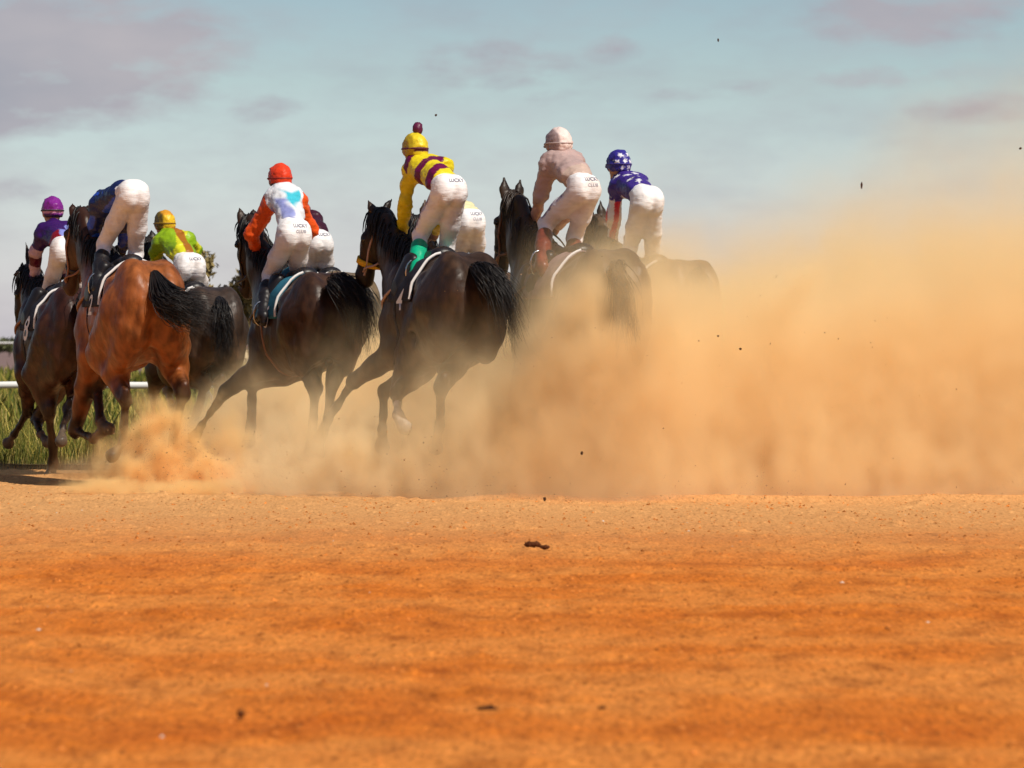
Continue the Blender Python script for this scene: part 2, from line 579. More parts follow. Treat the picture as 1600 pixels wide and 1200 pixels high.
def sphere_np(c, r, nu=12, nv=8, sc=(1, 1, 1)):
    V = []; Q = []
    for i in range(nv + 1):
        th = math.pi * i / nv
        for j in range(nu):
            ph = 2 * math.pi * j / nu
            V.append((c[0] + r * sc[0] * math.sin(th) * math.cos(ph), c[1] + r * sc[1] * math.sin(th) * math.sin(ph), c[2] + r * sc[2] * math.cos(th)))
    for i in range(nv):
        for j in range(nu):
            Q.append((i * nu + j, (i + 1) * nu + j, (i + 1) * nu + (j + 1) % nu, i * nu + (j + 1) % nu))
    return np.array(V), np.array(Q)


def noise2(X, Y, scale, seed, octs=4):
    """cheap value noise on arbitrary points"""
    r = np.random.default_rng(seed); out = np.zeros(X.shape); amp = 1.0
    for o in range(octs):
        t = r.random((256, 256)); x = X / scale; y = Y / scale
        xi = np.floor(x).astype(int); yi = np.floor(y).astype(int); fx = x - xi; fy = y - yi
        fx = fx * fx * (3 - 2 * fx); fy = fy * fy * (3 - 2 * fy)
        a = t[xi % 256, yi % 256]; b = t[(xi + 1) % 256, yi % 256]; c_ = t[xi % 256, (yi + 1) % 256]; d_ = t[(xi + 1) % 256, (yi + 1) % 256]
        out += amp * ((a * (1 - fx) + b * fx) * (1 - fy) + (c_ * (1 - fx) + d_ * fx) * fy - .5)
        amp *= .5; scale *= .5
    return out


#HORSE_BEGIN
# ------------------------------------------------------------------ horse
def build_horse(c):
    fr = Frame(c['croup'][0], c['D'], c['deg'])
    croup = fr.px(c['croup'][0], c['croup'][1], -.45)
    dz = croup[2] - 1.58
    rt = root('horse', fr.loc(), fr.rotz(), c['label'], 'horse', 'racehorses galloping in a pack away from the viewer')
    W = c.get('W', .94)

    poll = fr.pt(c['poll']); muz = fr.pt(c['muz'])
    d = muz - poll; hl = np.linalg.norm(d); d /= hl
    ya = math.radians(c.get('hyaw', 0))
    n0 = np.array([-math.sin(ya), math.cos(ya), 0]); n = n0 - d * (d @ n0); n /= np.linalg.norm(n)
    f = np.cross(d, n)

    def leg(spec, default):
        out = [fr.pt(spec[i]) if spec and spec[i] is not None else np.array(default[i], float) for i in range(len(default))]
        return out
    z0 = dz
    LF = leg(c.get('LF'), [(.36, .15, .93 + z0), (.62, .14, .62), (.66, .13, .30), (.76, .13, .20)])
    RF = leg(c.get('RF'), [(.36, -.15, .93 + z0), (.55, -.13, .56), (.25, -.12, .42), (.15, -.12, .50)])
    LH = leg(c.get('LH'), [(-.18, .18, .93 + z0), (-.48, .14, .55), (-.30, .13, .22), (-.24, .13, .05)])
    RH = leg(c.get('RH'), [(-.22, -.18, .93 + z0), (-.66, -.14, .58), (-.60, -.13, .25), (-.56, -.13, .08)])
    allp = np.array(LF + RF + LH + RH + [poll, muz])
    lo = np.minimum(allp.min(0) - .16, [-1.0, -.42, 0]); hi = np.maximum(allp.max(0) + .16, [.9, .42, 1.75 + dz])
    hi[2] = max(hi[2], poll[2] + .32)
    F = Field(lo, hi, c.get('h', .0135))
    Z = lambda u, v, z: (u, v * W, z + dz)
    # trunk
    F.ell(Z(-.45, 0, 1.29), (.36, .235 * W, .285), .06)
    F.ell(Z(.06, 0, 1.20), (.54, .27 * W, .345), .08)
    F.ell(Z(-.16, 0, 1.27), (.36, .225 * W, .29), .07)
    F.ell(Z(-.12, 0, 1.10), (.40, .235 * W, .25), .07)
    F.ell(Z(.42, 0, 1.15), (.30, .205 * W, .37), .06)
    F.ell(Z(.34, 0, 1.50), (.27, .065, .12), .07)
    for s in (1, -1):
        F.ell(Z(-.55, .115 * s, 1.27), (.27, .15 * W, .31), .035)
        F.ell(Z(-.50, .17 * s, 1.12), (.24, .10 * W, .28), .05)
        F.ell(Z(-.30, .205 * s, 1.36), (.09, .05, .09), .06)          # point of hip
        F.ell(Z(.40, .145 * s, 1.18), (.19, .095, .33), .05)
        F.ell(Z(.56, .12 * s, 1.08), (.11, .09, .16), .05)
    # neck
    lean = (poll[1]) * .35
    N0 = np.array([.44, 0, 1.24 + dz]); N1 = np.array([.62, lean * .5, 1.34 + dz])
    P1 = poll * .52 + N1 * .48 + np.array([0, 0, -.015]); P2 = poll + np.array([-.07, 0, -.08]) - f * .03
    nn = (0, 1, 0)
    F.cone(N0, N1, .27, .235, .07, nn, .62)
    F.cone(N1, P1, .22, .165, .06, nn, .52)
    F.cone(P1, P2, .165, .115, .05, nn, .56)
    F.cone(N0 + (0, 0, .14), P1 + (-.05, 0, .08), .12, .075, .06, nn, .5)   # crest
    # head
    F.cone(poll + d * .02 - f * .035, poll + d * .26 * hl / .62 - f * .02, .095, .098, .04, n, .78)
    F.cone(poll + d * .14 - f * .095, poll + d * .34 * hl / .62 - f * .06, .098, .062, .035, n, .62)
    F.cone(poll + d * .24, muz - d * .07 - f * .01, .088, .058, .04, n, .74)
    F.ell(muz - d * .045 - f * .008, (.058, .058, .06), .03)
    F.ell(muz - d * .015 - f * .035, (.04, .04, .035), .02)
    for s in (1, -1):
        F.ell(poll + d * .17 + f * .03 + n * s * .062, (.034, .03, .034), .02)   # brow
        F.ell(muz - d * .05 + f * .03 + n * s * .037, (.022, .018, .022), .012)
        F.carve(poll + d * .27 + n * s * .085 - f * .005, muz - d * .14 + n * s * .068, .012, .02)
        F.ell(muz - d * .035 + f * .045 + n * s * .032, (.001, .001, .001), .001)
    ears = c.get('ears')
    for i, s in enumerate((1, -1)):
        eb = poll - d * .0 + n * s * .052 + f * .005 - d * .01
        if ears: et = fr.pt(ears[i])
        else: et = eb + np.array([.01, .0, .17]) + n * s * .03
        ev = et - eb; el = np.linalg.norm(ev); ev /= el
        en = np.cross(ev, n); en /= np.linalg.norm(en)
        F.cone(eb, eb + ev * el * .45, .034, .036, .015, en, .62)
        F.cone(eb + ev * el * .45, et, .036, .009, .012, en, .62)
    # legs

    def fore(J, s):
        E, K, Ft, H = J
        S = np.array(Z(.44, .14 * s, 1.10))
        F.cone(S, E, .13, .108, .06); m = E * .55 + K * .45
        F.cone(E, m, .105, .073, .05); F.cone(m, K, .073, .048, .03)
        F.ell(K, (.047, .040, .055), .02)
        F.cone(K, K * .35 + Ft * .65, .036, .027, .02); F.cone(K * .35 + Ft * .65, Ft, .027, .032, .02)
        F.ell(Ft, (.037, .033, .037), .02)
        p = Ft + (H - Ft) * .6
        F.cone(Ft, p, .031, .029, .015); F.cone(p, H, .036, .050, .008)

    def hind(J, s):
        S, K, Ft, H = J
        hp = np.array(Z(-.48, .13 * s, 1.22))
        F.cone(hp, S, .20, .150, .06); F.cone(np.array(Z(-.62, .12 * s, 1.08)), S * .5 + K * .5 + np.array([-.03, 0, .05]), .13, .085, .05)
        m = S * .5 + K * .5
        F.cone(S, m, .138, .090, .05); F.cone(m, K, .088, .052, .03)
        F.ell(K, (.050, .038, .055), .02); F.ell(K + np.array([-.035, 0, .045]), (.026, .022, .042), .02)
        F.cone(m + np.array([-.07, 0, 0]), K + np.array([-.04, 0, .06]), .035, .022, .03)
        F.cone(K, K * .35 + Ft * .65, .038, .029, .02); F.cone(K * .35 + Ft * .65, Ft, .029, .034, .02)
        F.ell(Ft, (.038, .034, .038), .02)
        p = Ft + (H - Ft) * .6
        F.cone(Ft, p, .032, .030, .015); F.cone(p, H, .037, .051, .008)
    fore(LF, 1); fore(RF, -1); hind(LH, 1); hind(RH, -1)
    # muscle grooves
    for s in (1, -1):
        F.carve(Z(-.84, .14 * s, 1.36), Z(-.76, .20 * s, 1.05), .010, .06)
        F.carve(Z(-.42, .27 * s, 1.34), Z(-.30, .27 * s, 1.02), .010, .06)
        F.carve(Z(.24, .27 * s, 1.36), Z(.20, .27 * s, 1.05), .012, .06)
    F.carve(Z(-.85, 0, 1.36), Z(-.78, 0, .98), .026, .045)
    F.rough(.0035, .20, c['seed']); F.rough(.0010, .05, c['seed'] + 50)
    V, Q = F.mesh(); V = relax(V, Q, 2, .4)
    # coat
    base = np.array(c['coat']); col = np.tile(base, (len(V), 1))
    hi_ = sm(.8, 1.6, V[:, 2] - dz)
    pn = np.sin(V @ np.array([7.1, 9.3, 5.7]) + c['seed']) * np.sin(V @ np.array([-11.3, 5.1, 13.7])) + .6 * np.sin(V @ np.array([31., 23., -19.])) * np.sin(V @ np.array([17., -29., 37.]))
    dark = c.get('points', (.010, .007, .006))
    m = np.zeros(len(V))
    for J, fwd in ((LF, 1), (RF, 1), (LH, 0), (RH, 0)):
        for a, b in ((J[1], J[2]), (J[2], J[3])):
            dd, t = seg_dist(V, a, b); m = np.maximum(m, 1 - sm(.07, .15, dd))
    dd, t = seg_dist(V, poll + d * hl * .8, muz); m = np.maximum(m, .7 * (1 - sm(.07, .16, dd)))
    for i in (0, 1):
        if ears:
            dd, t = seg_dist(V, fr.pt(ears[i]), poll); m = np.maximum(m, .9 * (1 - sm(.03, .08, dd)))
    dd, t = seg_dist(V, P1 + (-.05, 0, .06), poll); m = np.maximum(m, c.get('neckdark', .45) * (1 - sm(.10, .30, dd)))  # points colour up the neck; on the bay it carries neck shade too
    dd, t = seg_dist(V, poll, muz); m = np.maximum(m, c.get('neckdark', .45) * .8 * (1 - sm(.10, .16, dd)))
    if c.get('front_shade'): col = mixc(col, c['front_shade'], .8 * sm(.25, .65, V[:, 0]))  # shade over the bay's neck and front half, painted into the coat
    col = mixc(col, dark, m * c.get('pt_amt', .9))
    for J in (LF, RF, LH, RH):
        dd, t = seg_dist(V, J[2] + (J[3] - J[2]) * .66, J[3] + (J[3] - J[2]) * .2)
        col = mixc(col, (.10, .075, .055), (dd < .075) * 1.0)
    for nm in c.get('socks', []):
        J = dict(LF=LF, RF=RF, LH=LH, RH=RH)[nm]
        dd, t = seg_dist(V, J[2] * .75 + J[1] * .25, J[3]); col = mixc(col, (.5, .46, .42), (dd < .07) * 1.0)
    if c.get('star'):
        dd = np.linalg.norm(V - (poll + d * .17 + f * .09), axis=1); col = mixc(col, (.6, .58, .55), (dd < .04) * 1.0)
    # settled dust: legs and belly are powdered with the orange track
    pw = c.get('powder', .12) * (1 - sm(.2, 1.1, V[:, 2]))
    pw = np.clip(pw * (1 + .5 * pn) + .045 * sm(.3, 1.0, pn), 0, .9)
    col = mixc(col, (.42, .22, .10), pw)
    body = link('body', mesh_np('horse_body', V, Q, True, col), rt, M_COAT)
    bvh = bvh_of(V, Q)
    # eyes
    for s in (1, -1):
        v, q = sphere_np(poll + d * .175 + f * .022 + n * s * .077, .021)
        link('eye', mesh_np('eye', v, q), rt, M_EYE)
    # tail
    g = [fr.pt(p) for p in c['tail']]
    g = [np.array(Z(-.74, 0, 1.47))] + g
    v, q = hair_np(g, int(c.get('tail_n', 340) * 1.7), .032, c.get('tail_w', .09) * .85,   .0034, c['seed'] + 3, .042, 11, .50)
    v2, q2 = tube_np(curve_pts([g[0] + (.05, 0, -.03)] + g[:2], 8), np.linspace(.030, .022, 8), 8)
    V2, Q2 = join_np([(v, q), (v2, q2)])
    link('tail', mesh_np('tail', V2, Q2, True, np.tile(np.array(c.get('hair', (.010, .008, .008))), (len(V2), 1))), rt, M_HAIR)
    # mane along the crest, falling to the right
    parts = []
    r = np.random.default_rng(c['seed'] + 9)
    a0 = np.array(Z(.36, 0, 1.60)); c1 = P1 + np.array([-.06, 0, .14]); c2 = poll + np.array([-.05, 0, .03])
    crest = curve_pts([a0, (a0 + c1) / 2 + np.array([0, 0, .01]), c1, c2, poll + f * .03], 60)
    for i in range(560):
        p = crest[r.integers(0, 60)] + r.standard_normal(3) * (.012, .012, .006)
        L = .08 + .12 * r.random(); sd = -1 if r.random() < .55 else 1
        w = .035 + .045 * r.random()
        pts = [p, p + np.array([-.015, sd * w * .5, .006]), p + np.array([-.03 * r.random() - .02, sd * w, -L * .5]), p + np.array([-.03 - .03 * r.random(), sd * (w + .008), -L])]
        parts.append(tube_np(curve_pts(pts, 6), np.array([.006, .007, .0065, .0055, .004, .001]), 4))
    for i in range(30):                       # forelock
        p = poll + f * .02 + r.standard_normal(3) * .012
        parts.append(tube_np(curve_pts([p, p + f * .015 + (0, 0, .022 + .012 * r.random()), p + f * .045 + d * .08 + n * r.standard_normal() * .02], 6), np.array([.007, .007, .006, .005, .003, .001]), 4))
    V3, Q3 = join_np(parts)
    link('mane', mesh_np('mane', V3, Q3, True, np.tile(np.array(c.get('hair', (.010, .008, .008))), (len(V3), 1))), rt, M_HAIR)
    # tack: bridle
    br = root('bridle', (0, 0, 0), 0, None, None); br.parent = rt
    ring_strap('noseband', bvh, poll + d * hl * .70, d, .028 if not c.get('yellow_nose') else .04, .006 if not c.get('yellow_nose') else .012,
               M_YEL if c.get('yellow_nose') else M_LEATHER, br, reach=.2, ref=tuple(f))
    ring_strap('headpiece', bvh, poll + d * .075 - f * .03, (f * .35 + d), .022, .005, M_LEATHER, br, reach=.3, ref=tuple(f))
    for s in (1, -1):
        pts = []
        for t in np.linspace(.10, .86, 9):
            p = poll + d * hl * t - f * .035
            h0 = bvh.ray_cast(Vector(p + n * s * .3), Vector(-n * s), .4)
            pts.append(np.array(h0[0]) + n * s * .006 if h0[0] is not None else p + n * s * .07)
        v, q = tube_np(pts, .008, 5)
        link('cheek_strap', mesh_np('cheek_strap', v, q), br, c.get('strap', M_LEATHER))
    # breast girth / saddle cloth / saddle
    ring_strap('girth', bvh, Z(.16, 0, 1.2), (1, 0, 0), .085, .006, c.get('girth', M_CLOTHB), rt, n=40, reach=.7)
    cl = patch_wrap('saddle_cloth', bvh, -.22, .30, 1.25 + dz, -1.55, 1.55, .010, c.get('cloth', M_CLOTHB), rt)
    for s in (1, -1):                          # pale binding on the rear edge
        pts = []
        for a in np.linspace(.15, 1.5, 14):
            dr = Vector((0, math.sin(a * s), math.cos(a))); cc = Vector((-.215, 0, 1.25 + dz))
            hh = bvh.ray_cast(cc + dr * .8, -dr, .8)
            if hh[0] is not None: pts.append(np.array(hh[0] + dr * .02))
        v, q = tube_np(pts, .010, 6)
        link('binding', mesh_np('binding', v, q), cl, M_PRINTW)
    if c.get('number'):
        hgt = c.get('num_h', .20)
        text_on('number', c['number'], hgt, bvh, Z(-.02, .6, 1.26), (-1, 0, 0), (0, -.15, 1), (0, -1, -.0), M_PRINTW, cl, .020)
    S = Field((-.28, -.26, 1.25 + dz), (.42, .26, 1.85 + dz), .012)
    top = 1.555 + dz
    S.cone((-.12, 0, top + .005), (.16, 0, top - .01), .058, .052, .04, (0, 1, 0), 1.25)
    S.cone((-.15, 0, top + .012), (-.12, 0, top + .014), .040, .040, .04, (0, 1, 0), 1.8)
    S.cone((.22, 0, top + .0), (.26, 0, top + .035), .045, .030, .04)
    for s in (1, -1):
        S.cone((.12, .14 * s, top - .02), (.14, .235 * s, top - .22), .05, .045, .05, (1, 0, 0), 1.7)
    v, q = S.mesh()
    if len(v): link('saddle', mesh_np('saddle', v, q), rt, M_BOOT)
    # breastplate strap round the chest
    for s in (1, -1):
        pts = []
        for t in np.linspace(0, 1, 10):
            a = np.array([.18 + .46 * t, 0, 1.38 - .18 * t + dz])
            h0 = bvh.ray_cast(Vector((a[0], s * .7, a[2])), Vector((0, -s, 0)), .7)
            if h0[0] is not None: pts.append(np.array(h0[0]) + (0, s * .008, 0))
        if len(pts) > 2:
            v, q = tube_np(pts, .011, 5); link('breast_strap', mesh_np('breast_strap', v, q), rt, c.get('strap', M_LEATHER))
    # reins
    rd = c.get('rider')
    if rd:
        for s, key in ((1, 'haL'), (-1, 'haR')):
            hd = fr.pt(rd[key]); a = muz - d * .09 - f * .02 + n * s * .055
            mid = (a + hd) / 2 + np.array([0, s * .02, -.05]); q1 = a * .75 + hd * .25 + np.array([0, s * .05, -.03])
            v, q = tube_np(curve_pts([a, q1, mid, hd], 16), .008, 5)
            link('rein', mesh_np('rein', v, q), br, c.get('strap', M_LEATHER))
        for s, key in ((1, 'ftL'), (-1, 'ftR')):
            ft = fr.pt(rd[key]) + np.array([.05, 0, -.02])
            a = np.array(Z(.13, .20 * s, 1.46))
            st = root('stirrup', (0, 0, 0), 0, None, None); st.parent = rt
            v, q = tube_np([a, (a + ft) / 2 + (0, .01 * s, 0), ft + (0, 0, .10)], .010, 4); link('leather', mesh_np('leather', v, q), st, M_LEATHER)
            ang = np.linspace(0, 2 * math.pi, 17)
            pts = [ft + np.array([0, math.sin(t) * .055, .02 + math.cos(t) * .085]) for t in ang]
            v, q = tube_np(pts, .007, 5); link('iron', mesh_np('iron', v, q), st, M_METAL)
    c['fr'] = fr; c['bvh'] = bvh; c['dz'] = dz
    return rt


# ------------------------------------------------------------------ rider
def star_mask(y, z, cy_, cz_, R, rot=0.0):
    a = np.arctan2(z - cz_, y - cy_) + rot; r = np.hypot(y - cy_, z - cz_)
    w = np.abs(((a / (2 * math.pi / 5)) % 1) - .5) * 2         # 1 on the points
    return r < R * (.42 + .58 * w ** 1.3)


def build_rider(hc):
    c = hc['rider']; fr = hc['fr']
    P = {k: fr.pt(c[k]) for k in ('pel', 'sh', 'shL', 'shR', 'head', 'elL', 'elR', 'haL', 'haR', 'knL', 'knR', 'ftL', 'ftR')}
    zf = min(P['ftL'][2], P['ftR'][2]) - .06
    for k in P: P[k] = P[k] - np.array([0, 0, zf])
    loc = fr.loc(); rt = root('person', (loc[0], loc[1], zf), fr.rotz(), c['label'], 'person', 'jockeys riding the racehorses')
    hw = c.get('hw', .062) * .80; hr = c.get('hr', .100) * .83; sc = c.get('sc', 1.0)
    V3 = np.array
    pel, sh, head = P['pel'], P['sh'], P['head']
    hipL = pel + V3([.0, hw, -.01]); hipR = pel + V3([.0, -hw, -.01])
    waist = pel * .62 + sh * .38 + V3([.01, 0, .025])
    allp = np.array(list(P.values()))
    lo, hi = allp.min(0) - .2, allp.max(0) + .2
    lo[2] = -.06
    ax = sh - pel; ax /= np.linalg.norm(ax)
    nb = np.cross(ax, (0, 1, 0)); nb /= np.linalg.norm(nb)     # torso front/back

    def grid(h): return Field(lo, hi, h)
    # ---- breeches
    B = grid(.0095)
    for hp in (hipL, hipR):
        B.ell(hp, (hr * 1.2, hr * .92, hr * 1.30), .018)
    B.cone(pel + V3([.05, 0, .02]), waist, hr * 1.15, .090 * sc, .05, nb, .85)
    for s, hp, kn, ft in ((1, hipL, P['knL'], P['ftL']), (-1, hipR, P['knR'], P['ftR'])):
        B.cone(hp + V3([.02, 0, -.02]), hp * .45 + kn * .55, .078 * sc, .066 * sc, .022)
        B.cone(hp * .45 + kn * .55, kn, .065 * sc, .053 * sc, .03)
        B.cone(kn, kn * .62 + ft * .38, .053 * sc, .046 * sc, .02)
    B.carve(pel + V3([-.13, 0, .03]), pel + V3([-.10, 0, -.11]), .010, .03)
    B.rough(.0015, .16, hc['seed'] + 11, 2.6, (1.5, 1.5, .7)); B.rough(.0010, .05, hc['seed'] + 12, 2.6)
    v, q = B.mesh(); v = relax(v, q, 1, .4)
    col = np.tile(V3([.85, .83, .84]), (len(v), 1))
    gn_ = noise2(v[:, 1] + .5 * v[:, 0] + 9, v[:, 2] + .3 * v[:, 0] + 9, .07, hc['seed'] + 70, 5)
    col = mixc(col, (.42, .25, .13), sm(.10, .50, gn_) * .24 + .06 * sm(pel[2] - .05, pel[2] - .5, v[:, 2]))   # splashes of track dirt
    if c.get('marks'):                      # small printed marks down the outside of the left thigh
        kn = P['knL']
        for i, t in enumerate(np.linspace(.25, .9, 9)):
            p = hipL * (1 - t) + kn * t + V3([0, .08 - .02 * t, .03])
            col = mixc(col, (.16, .10, .22), (np.linalg.norm((v - p) * V3([1, 1, 1.3]), axis=1) < .026 + .008 * math.sin(i * 9)) * (.8 if i % 3 else .4))
    br = link('breeches', mesh_np('breeches', v, q, True, col), rt, M_BREECH)
    bb = bvh_of(v, q)
    if c.get('text'):
        zt = pel[2] + .058; o = V3([pel[0] - .5, pel[1] - c.get('tx', .02), zt])
        text_on('lettering', c['text'][0], .033, bb, o, (0, -1, 0), (0, 0, 1), (1, 0, 0), M_INKD, br, .004)
        if len(c['text']) > 1:
            text_on('lettering', c['text'][1], .030, bb, o - V3([0, 0, .040]), (0, -1, 0), (0, 0, 1), (1, 0, 0), M_INKL, br, .004)
    # ---- jersey
    J = grid(.0095)
    cw = c.get('cw', .112)
    J.cone(waist + (pel - waist) * .30, waist, .092 * sc, .092 * sc, .03, nb, .92)
    J.cone(waist, sh, .094 * sc, cw, .05, nb, .88)
    J.cone(P['shL'], P['shR'], .072, .072, .05)
    J.cone(sh, sh + (head - sh) * .45, .07, .050, .04)
    for a, b, e in (('shL', 'elL', 'haL'), ('shR', 'elR', 'haR')):
        J.cone(P[a], P[b], .064, .050, .03); wr = P[b] * .14 + P[e] * .86
        J.cone(P[b], wr, .050, .036, .025)
    J.rough(.0046, .15, hc['seed'] + 21, 2.6, (1.4, 1.2, .8)); J.rough(.0012, .03, hc['seed'] + 22, 2.6)
    v, q = J.mesh(); v = relax(v, q, 1, .3)
    dT, _ = seg_dist(v, waist, sh); dT2, _ = seg_dist(v, P['shL'] * .8 + sh * .2, P['shR'] * .8 + sh * .2); dT = np.minimum(dT - .035, dT2 - .01)
    dA = {}
    for k, (a, b, e) in dict(L=('shL', 'elL', 'haL'), R=('shR', 'elR', 'haR')).items():
        d1, t1 = seg_dist(v, P[a], P[b]); d2, t2 = seg_dist(v, P[b], P[e])
        dA[k] = (np.minimum(d1, d2), np.where(d1 < d2, t1 * .5, .5 + t2 * .5))
    arm = np.minimum(dA['L'][0], dA['R'][0]) < dT
    ta = np.where(dA['L'][0] < dA['R'][0], dA['L'][1], dA['R'][1])
    tt = ((v - pel) @ ax) / np.linalg.norm(sh - pel)
    rel = v - sh                                   # v = left, z = up
    col = c['dye'](v, arm, ta, tt, rel, dA['L'][0] < dA['R'][0])
    link('jersey', mesh_np('jersey', v, q, True, col), rt, M_SILK)
    # ---- boots
    for s, kn, ft in ((1, P['knL'], P['ftL']), (-1, P['knR'], P['ftR'])):
        bl = np.minimum(kn, ft) - .14; bh = np.maximum(kn, ft) + .14; bh[0] += .14; bl[2] = min(bl[2], ft[2] - .1)
        K = Field(bl, bh, .009)
        up = kn * .70 + ft * .30
        K.cone(up, kn * .45 + ft * .55, .056 * sc, .054 * sc, .02); K.cone(kn * .45 + ft * .55, ft, .054 * sc, .040, .02)
        K.ell(ft + V3([-.02, 0, -.02]), (.045, .036, .045), .02)
        K.cone(ft + V3([0, 0, -.015]), ft + V3([.13, .01 * s, -.045]), .036, .032, .02); K.cone(ft + V3([-.03, 0, -.05]), ft + V3([-.03, 0, -.062]), .03, .03, .008)
        K.rough(.0012, .04, hc['seed'] + 5)
        v, q = K.mesh(); link('boot', mesh_np('boot', v, q), rt, c.get('boot', M_BOOT))
    # ---- body (skin) : one continuous figure under the clothes
    S = grid(.0085)
    for s, hp, kn, ft in ((1, hipL, P['knL'], P['ftL']), (-1, hipR, P['knR'], P['ftR'])):
        S.ell(hp + V3([.02, 0, 0]), (hr * .80, hr * .62, hr * .85), .03)
        S.cone(hp, kn, .058 * sc, .038 * sc, .03); S.cone(kn, kn * .5 + ft * .5, .040, .040, .02); S.cone(kn * .5 + ft * .5, ft, .040, .026, .02)
        S.cone(ft, ft + V3([.12, 0, -.045]), .026, .022, .02)
    S.cone(pel + V3([.04, 0, .02]), waist, hr * .72, .078 * sc, .04, nb, .75); S.cone(waist, sh, .082 * sc, cw - .02, .04, nb, .8); S.cone(P['shL'], P['shR'], .052, .052, .04)
    nk = sh + (head - sh) * .2
    S.cone(nk, head - V3([.01, 0, .03]), .048, .046, .03)
    S.ell(head + V3([0, 0, .01]), (.088, .066, .090), .02); S.cone(head + V3([.03, 0, -.05]), head + V3([.065, 0, -.085]), .048, .032, .03)
    S.cone(head + V3([.085, 0, -.01]), head + V3([.105, 0, -.035]), .012, .016, .012)          # nose
    S.ell(head + V3([.086, 0, -.062]), (.012, .026, .010), .008)                               # lips
    for s in (1, -1):
        S.ell(head + V3([.0, .068 * s, -.01]), (.022, .010, .030), .01)                        # ears
        S.ell(head + V3([.074, .028 * s, .012]), (.014, .018, .008), .008)                     # brow
    for a, b, e in (('shL', 'elL', 'haL'), ('shR', 'elR', 'haR')):
        S.cone(P[a], P[b], .046, .036, .03); S.cone(P[b], P[e], .034, .024, .02)
        dr = P[e] - P[b]; dr /= np.linalg.norm(dr); sd = 1 if a == 'shL' else -1
        hnd = P[e]; fw = V3([1, 0, -.1]); fw = fw - 0.3 * dr * (dr @ fw); fw /= np.linalg.norm(fw); dn = V3([0, 0, -1.0])
        S.ell(hnd + fw * .015, (.042, .024, .040), .012)
        for i, (o, L) in enumerate(((.028, .032), (.011, .036), (-.008, .034), (-.026, .027))):  # four fingers closed on the rein
            k0 = hnd + fw * .045 + V3([0, 0, o]); k1 = k0 + fw * L * .55 - V3([0, .012 * sd, 0]); k2 = k1 - V3([0, .030 * sd, 0]); k3 = k2 - fw * L * .6
            S.cone(k0, k1, .0105, .0095, .004); S.cone(k1, k2, .0095, .009, .004); S.cone(k2, k3, .009, .008, .004)
        t0 = hnd + fw * .005 + V3([0, -.018 * sd, .030]); t1 = t0 + fw * .030 + V3([0, -.012 * sd, .012])
        S.cone(t0, t1, .012, .010, .006); S.cone(t1, t1 + fw * .024 + V3([0, -.004 * sd, -.008]), .010, .009, .004)
    v, q = S.mesh(); v = relax(v, q, 1, .2)
    m = simple('glove', c['glove'], .6, .3, .1, 30) if c.get('glove') else None
    body = link('body', mesh_np('person_body', v, q), rt, M_SKIN)
    if m:
        body.data.materials.append(m)
        cen = v[q].mean(1)
        near = (np.linalg.norm(cen - P['haL'], axis=1) < .10) | (np.linalg.norm(cen - P['haR'], axis=1) < .10)
        body.data.polygons.foreach_set('material_index', near.astype(np.int32))
    # ---- helmet
    Hh = Field(head - .22, head + .24, .0085)
    hs = c.get('hs', 1.0)
    cc = head + V3([-.005, 0, .025])
    Hh.ell(cc, (.122 * hs, .081 * hs, .100 * hs), .02)
    Hh.ell(cc + V3([-.05, 0, -.035]), (.055 * hs, .066 * hs, .055 * hs), .03)
    Hh.cone(cc + V3([.10, .03, -.015]), cc + V3([.10, -.03, -.015]), .03, .03, .02, (0, 0, 1), .35)
    Hh.cone(cc + V3([.13, .02, -.028]), cc + V3([.13, -.02, -.028]), .028, .028, .02, (0, 0, 1), .35)
    Hh.F = np.maximum(Hh.F, (cc[2] - .062 * hs - Hh.ax[2])[None, None, :].astype(np.float32) * np.ones_like(Hh.F))
    Hh.rough(.0026, .06, hc['seed'] + 31, 2.6, (1, 1.2, .8))
    v, q = Hh.mesh()
    col = c['capdye'](v - cc)
    hm = link('helmet', mesh_np('helmet', v, q, True, col), rt, M_CAP)
    # chin harness and goggle strap
    ring = [cc + V3([math.cos(t) * .124 * hs, math.sin(t) * .0835 * hs, -.012]) for t in np.linspace(0, 2 * math.pi, 25)]
    v, q = tube_np(ring, .006, 5); link('goggle_strap', mesh_np('goggle_strap', v, q), hm, simple('strap', c.get('strapc', (.02, .02, .02)), .6))
    if c.get('pompom'):
        v, q = sphere_np(cc + V3([.0, -.02, .125]), .036, 14, 10, (1, 1, 1.25))
        v = v + RNG.standard_normal(v.shape) * .002
        link('pompom', mesh_np('pompom', v, q, True, np.tile(V3([.11, .012, .05]), (len(v), 1))), hm, M_CAP)
    return rt


# ---- dye patterns -------------------------------------------------
def T(c, n): return np.tile(np.array(c, float), (n, 1))


def dye1(v, arm, ta, tt, rel, L):
    c = T((.035, .006, .10), len(v))
    c = mixc(c, (.22, .005, .015), (~arm & (tt < .45)) * 1.)
    c = mixc(c, (.22, .25, .62), ((np.hypot(rel[:, 1] - .01, rel[:, 2] + .0) < .036) & (rel[:, 0] < .05)) * 1.)
    c = mixc(c, (.22, .25, .62), ((np.hypot(rel[:, 1] + .075, rel[:, 2] - .035) < .035)) * 1.)
    c = mixc(c, (.55, .38, .46), (arm & (((ta > .40) & (ta < .56)) | ((ta > .72) & (ta < .88)))) * 1.)
    c = mixc(c, (.10, .006, .03), (arm & (ta > .56) & (ta < .72)) * 1.)
    return c


def dye2(v, arm, ta, tt, rel, L):
    c = T((.010, .018, .10), len(v))
    s = np.sin(rel[:, 1] * 34 + 1) * np.sin((rel[:, 2]) * 26 + 2)
    return mixc(c, (.015, .07, .55), (s > .2) * 1.)


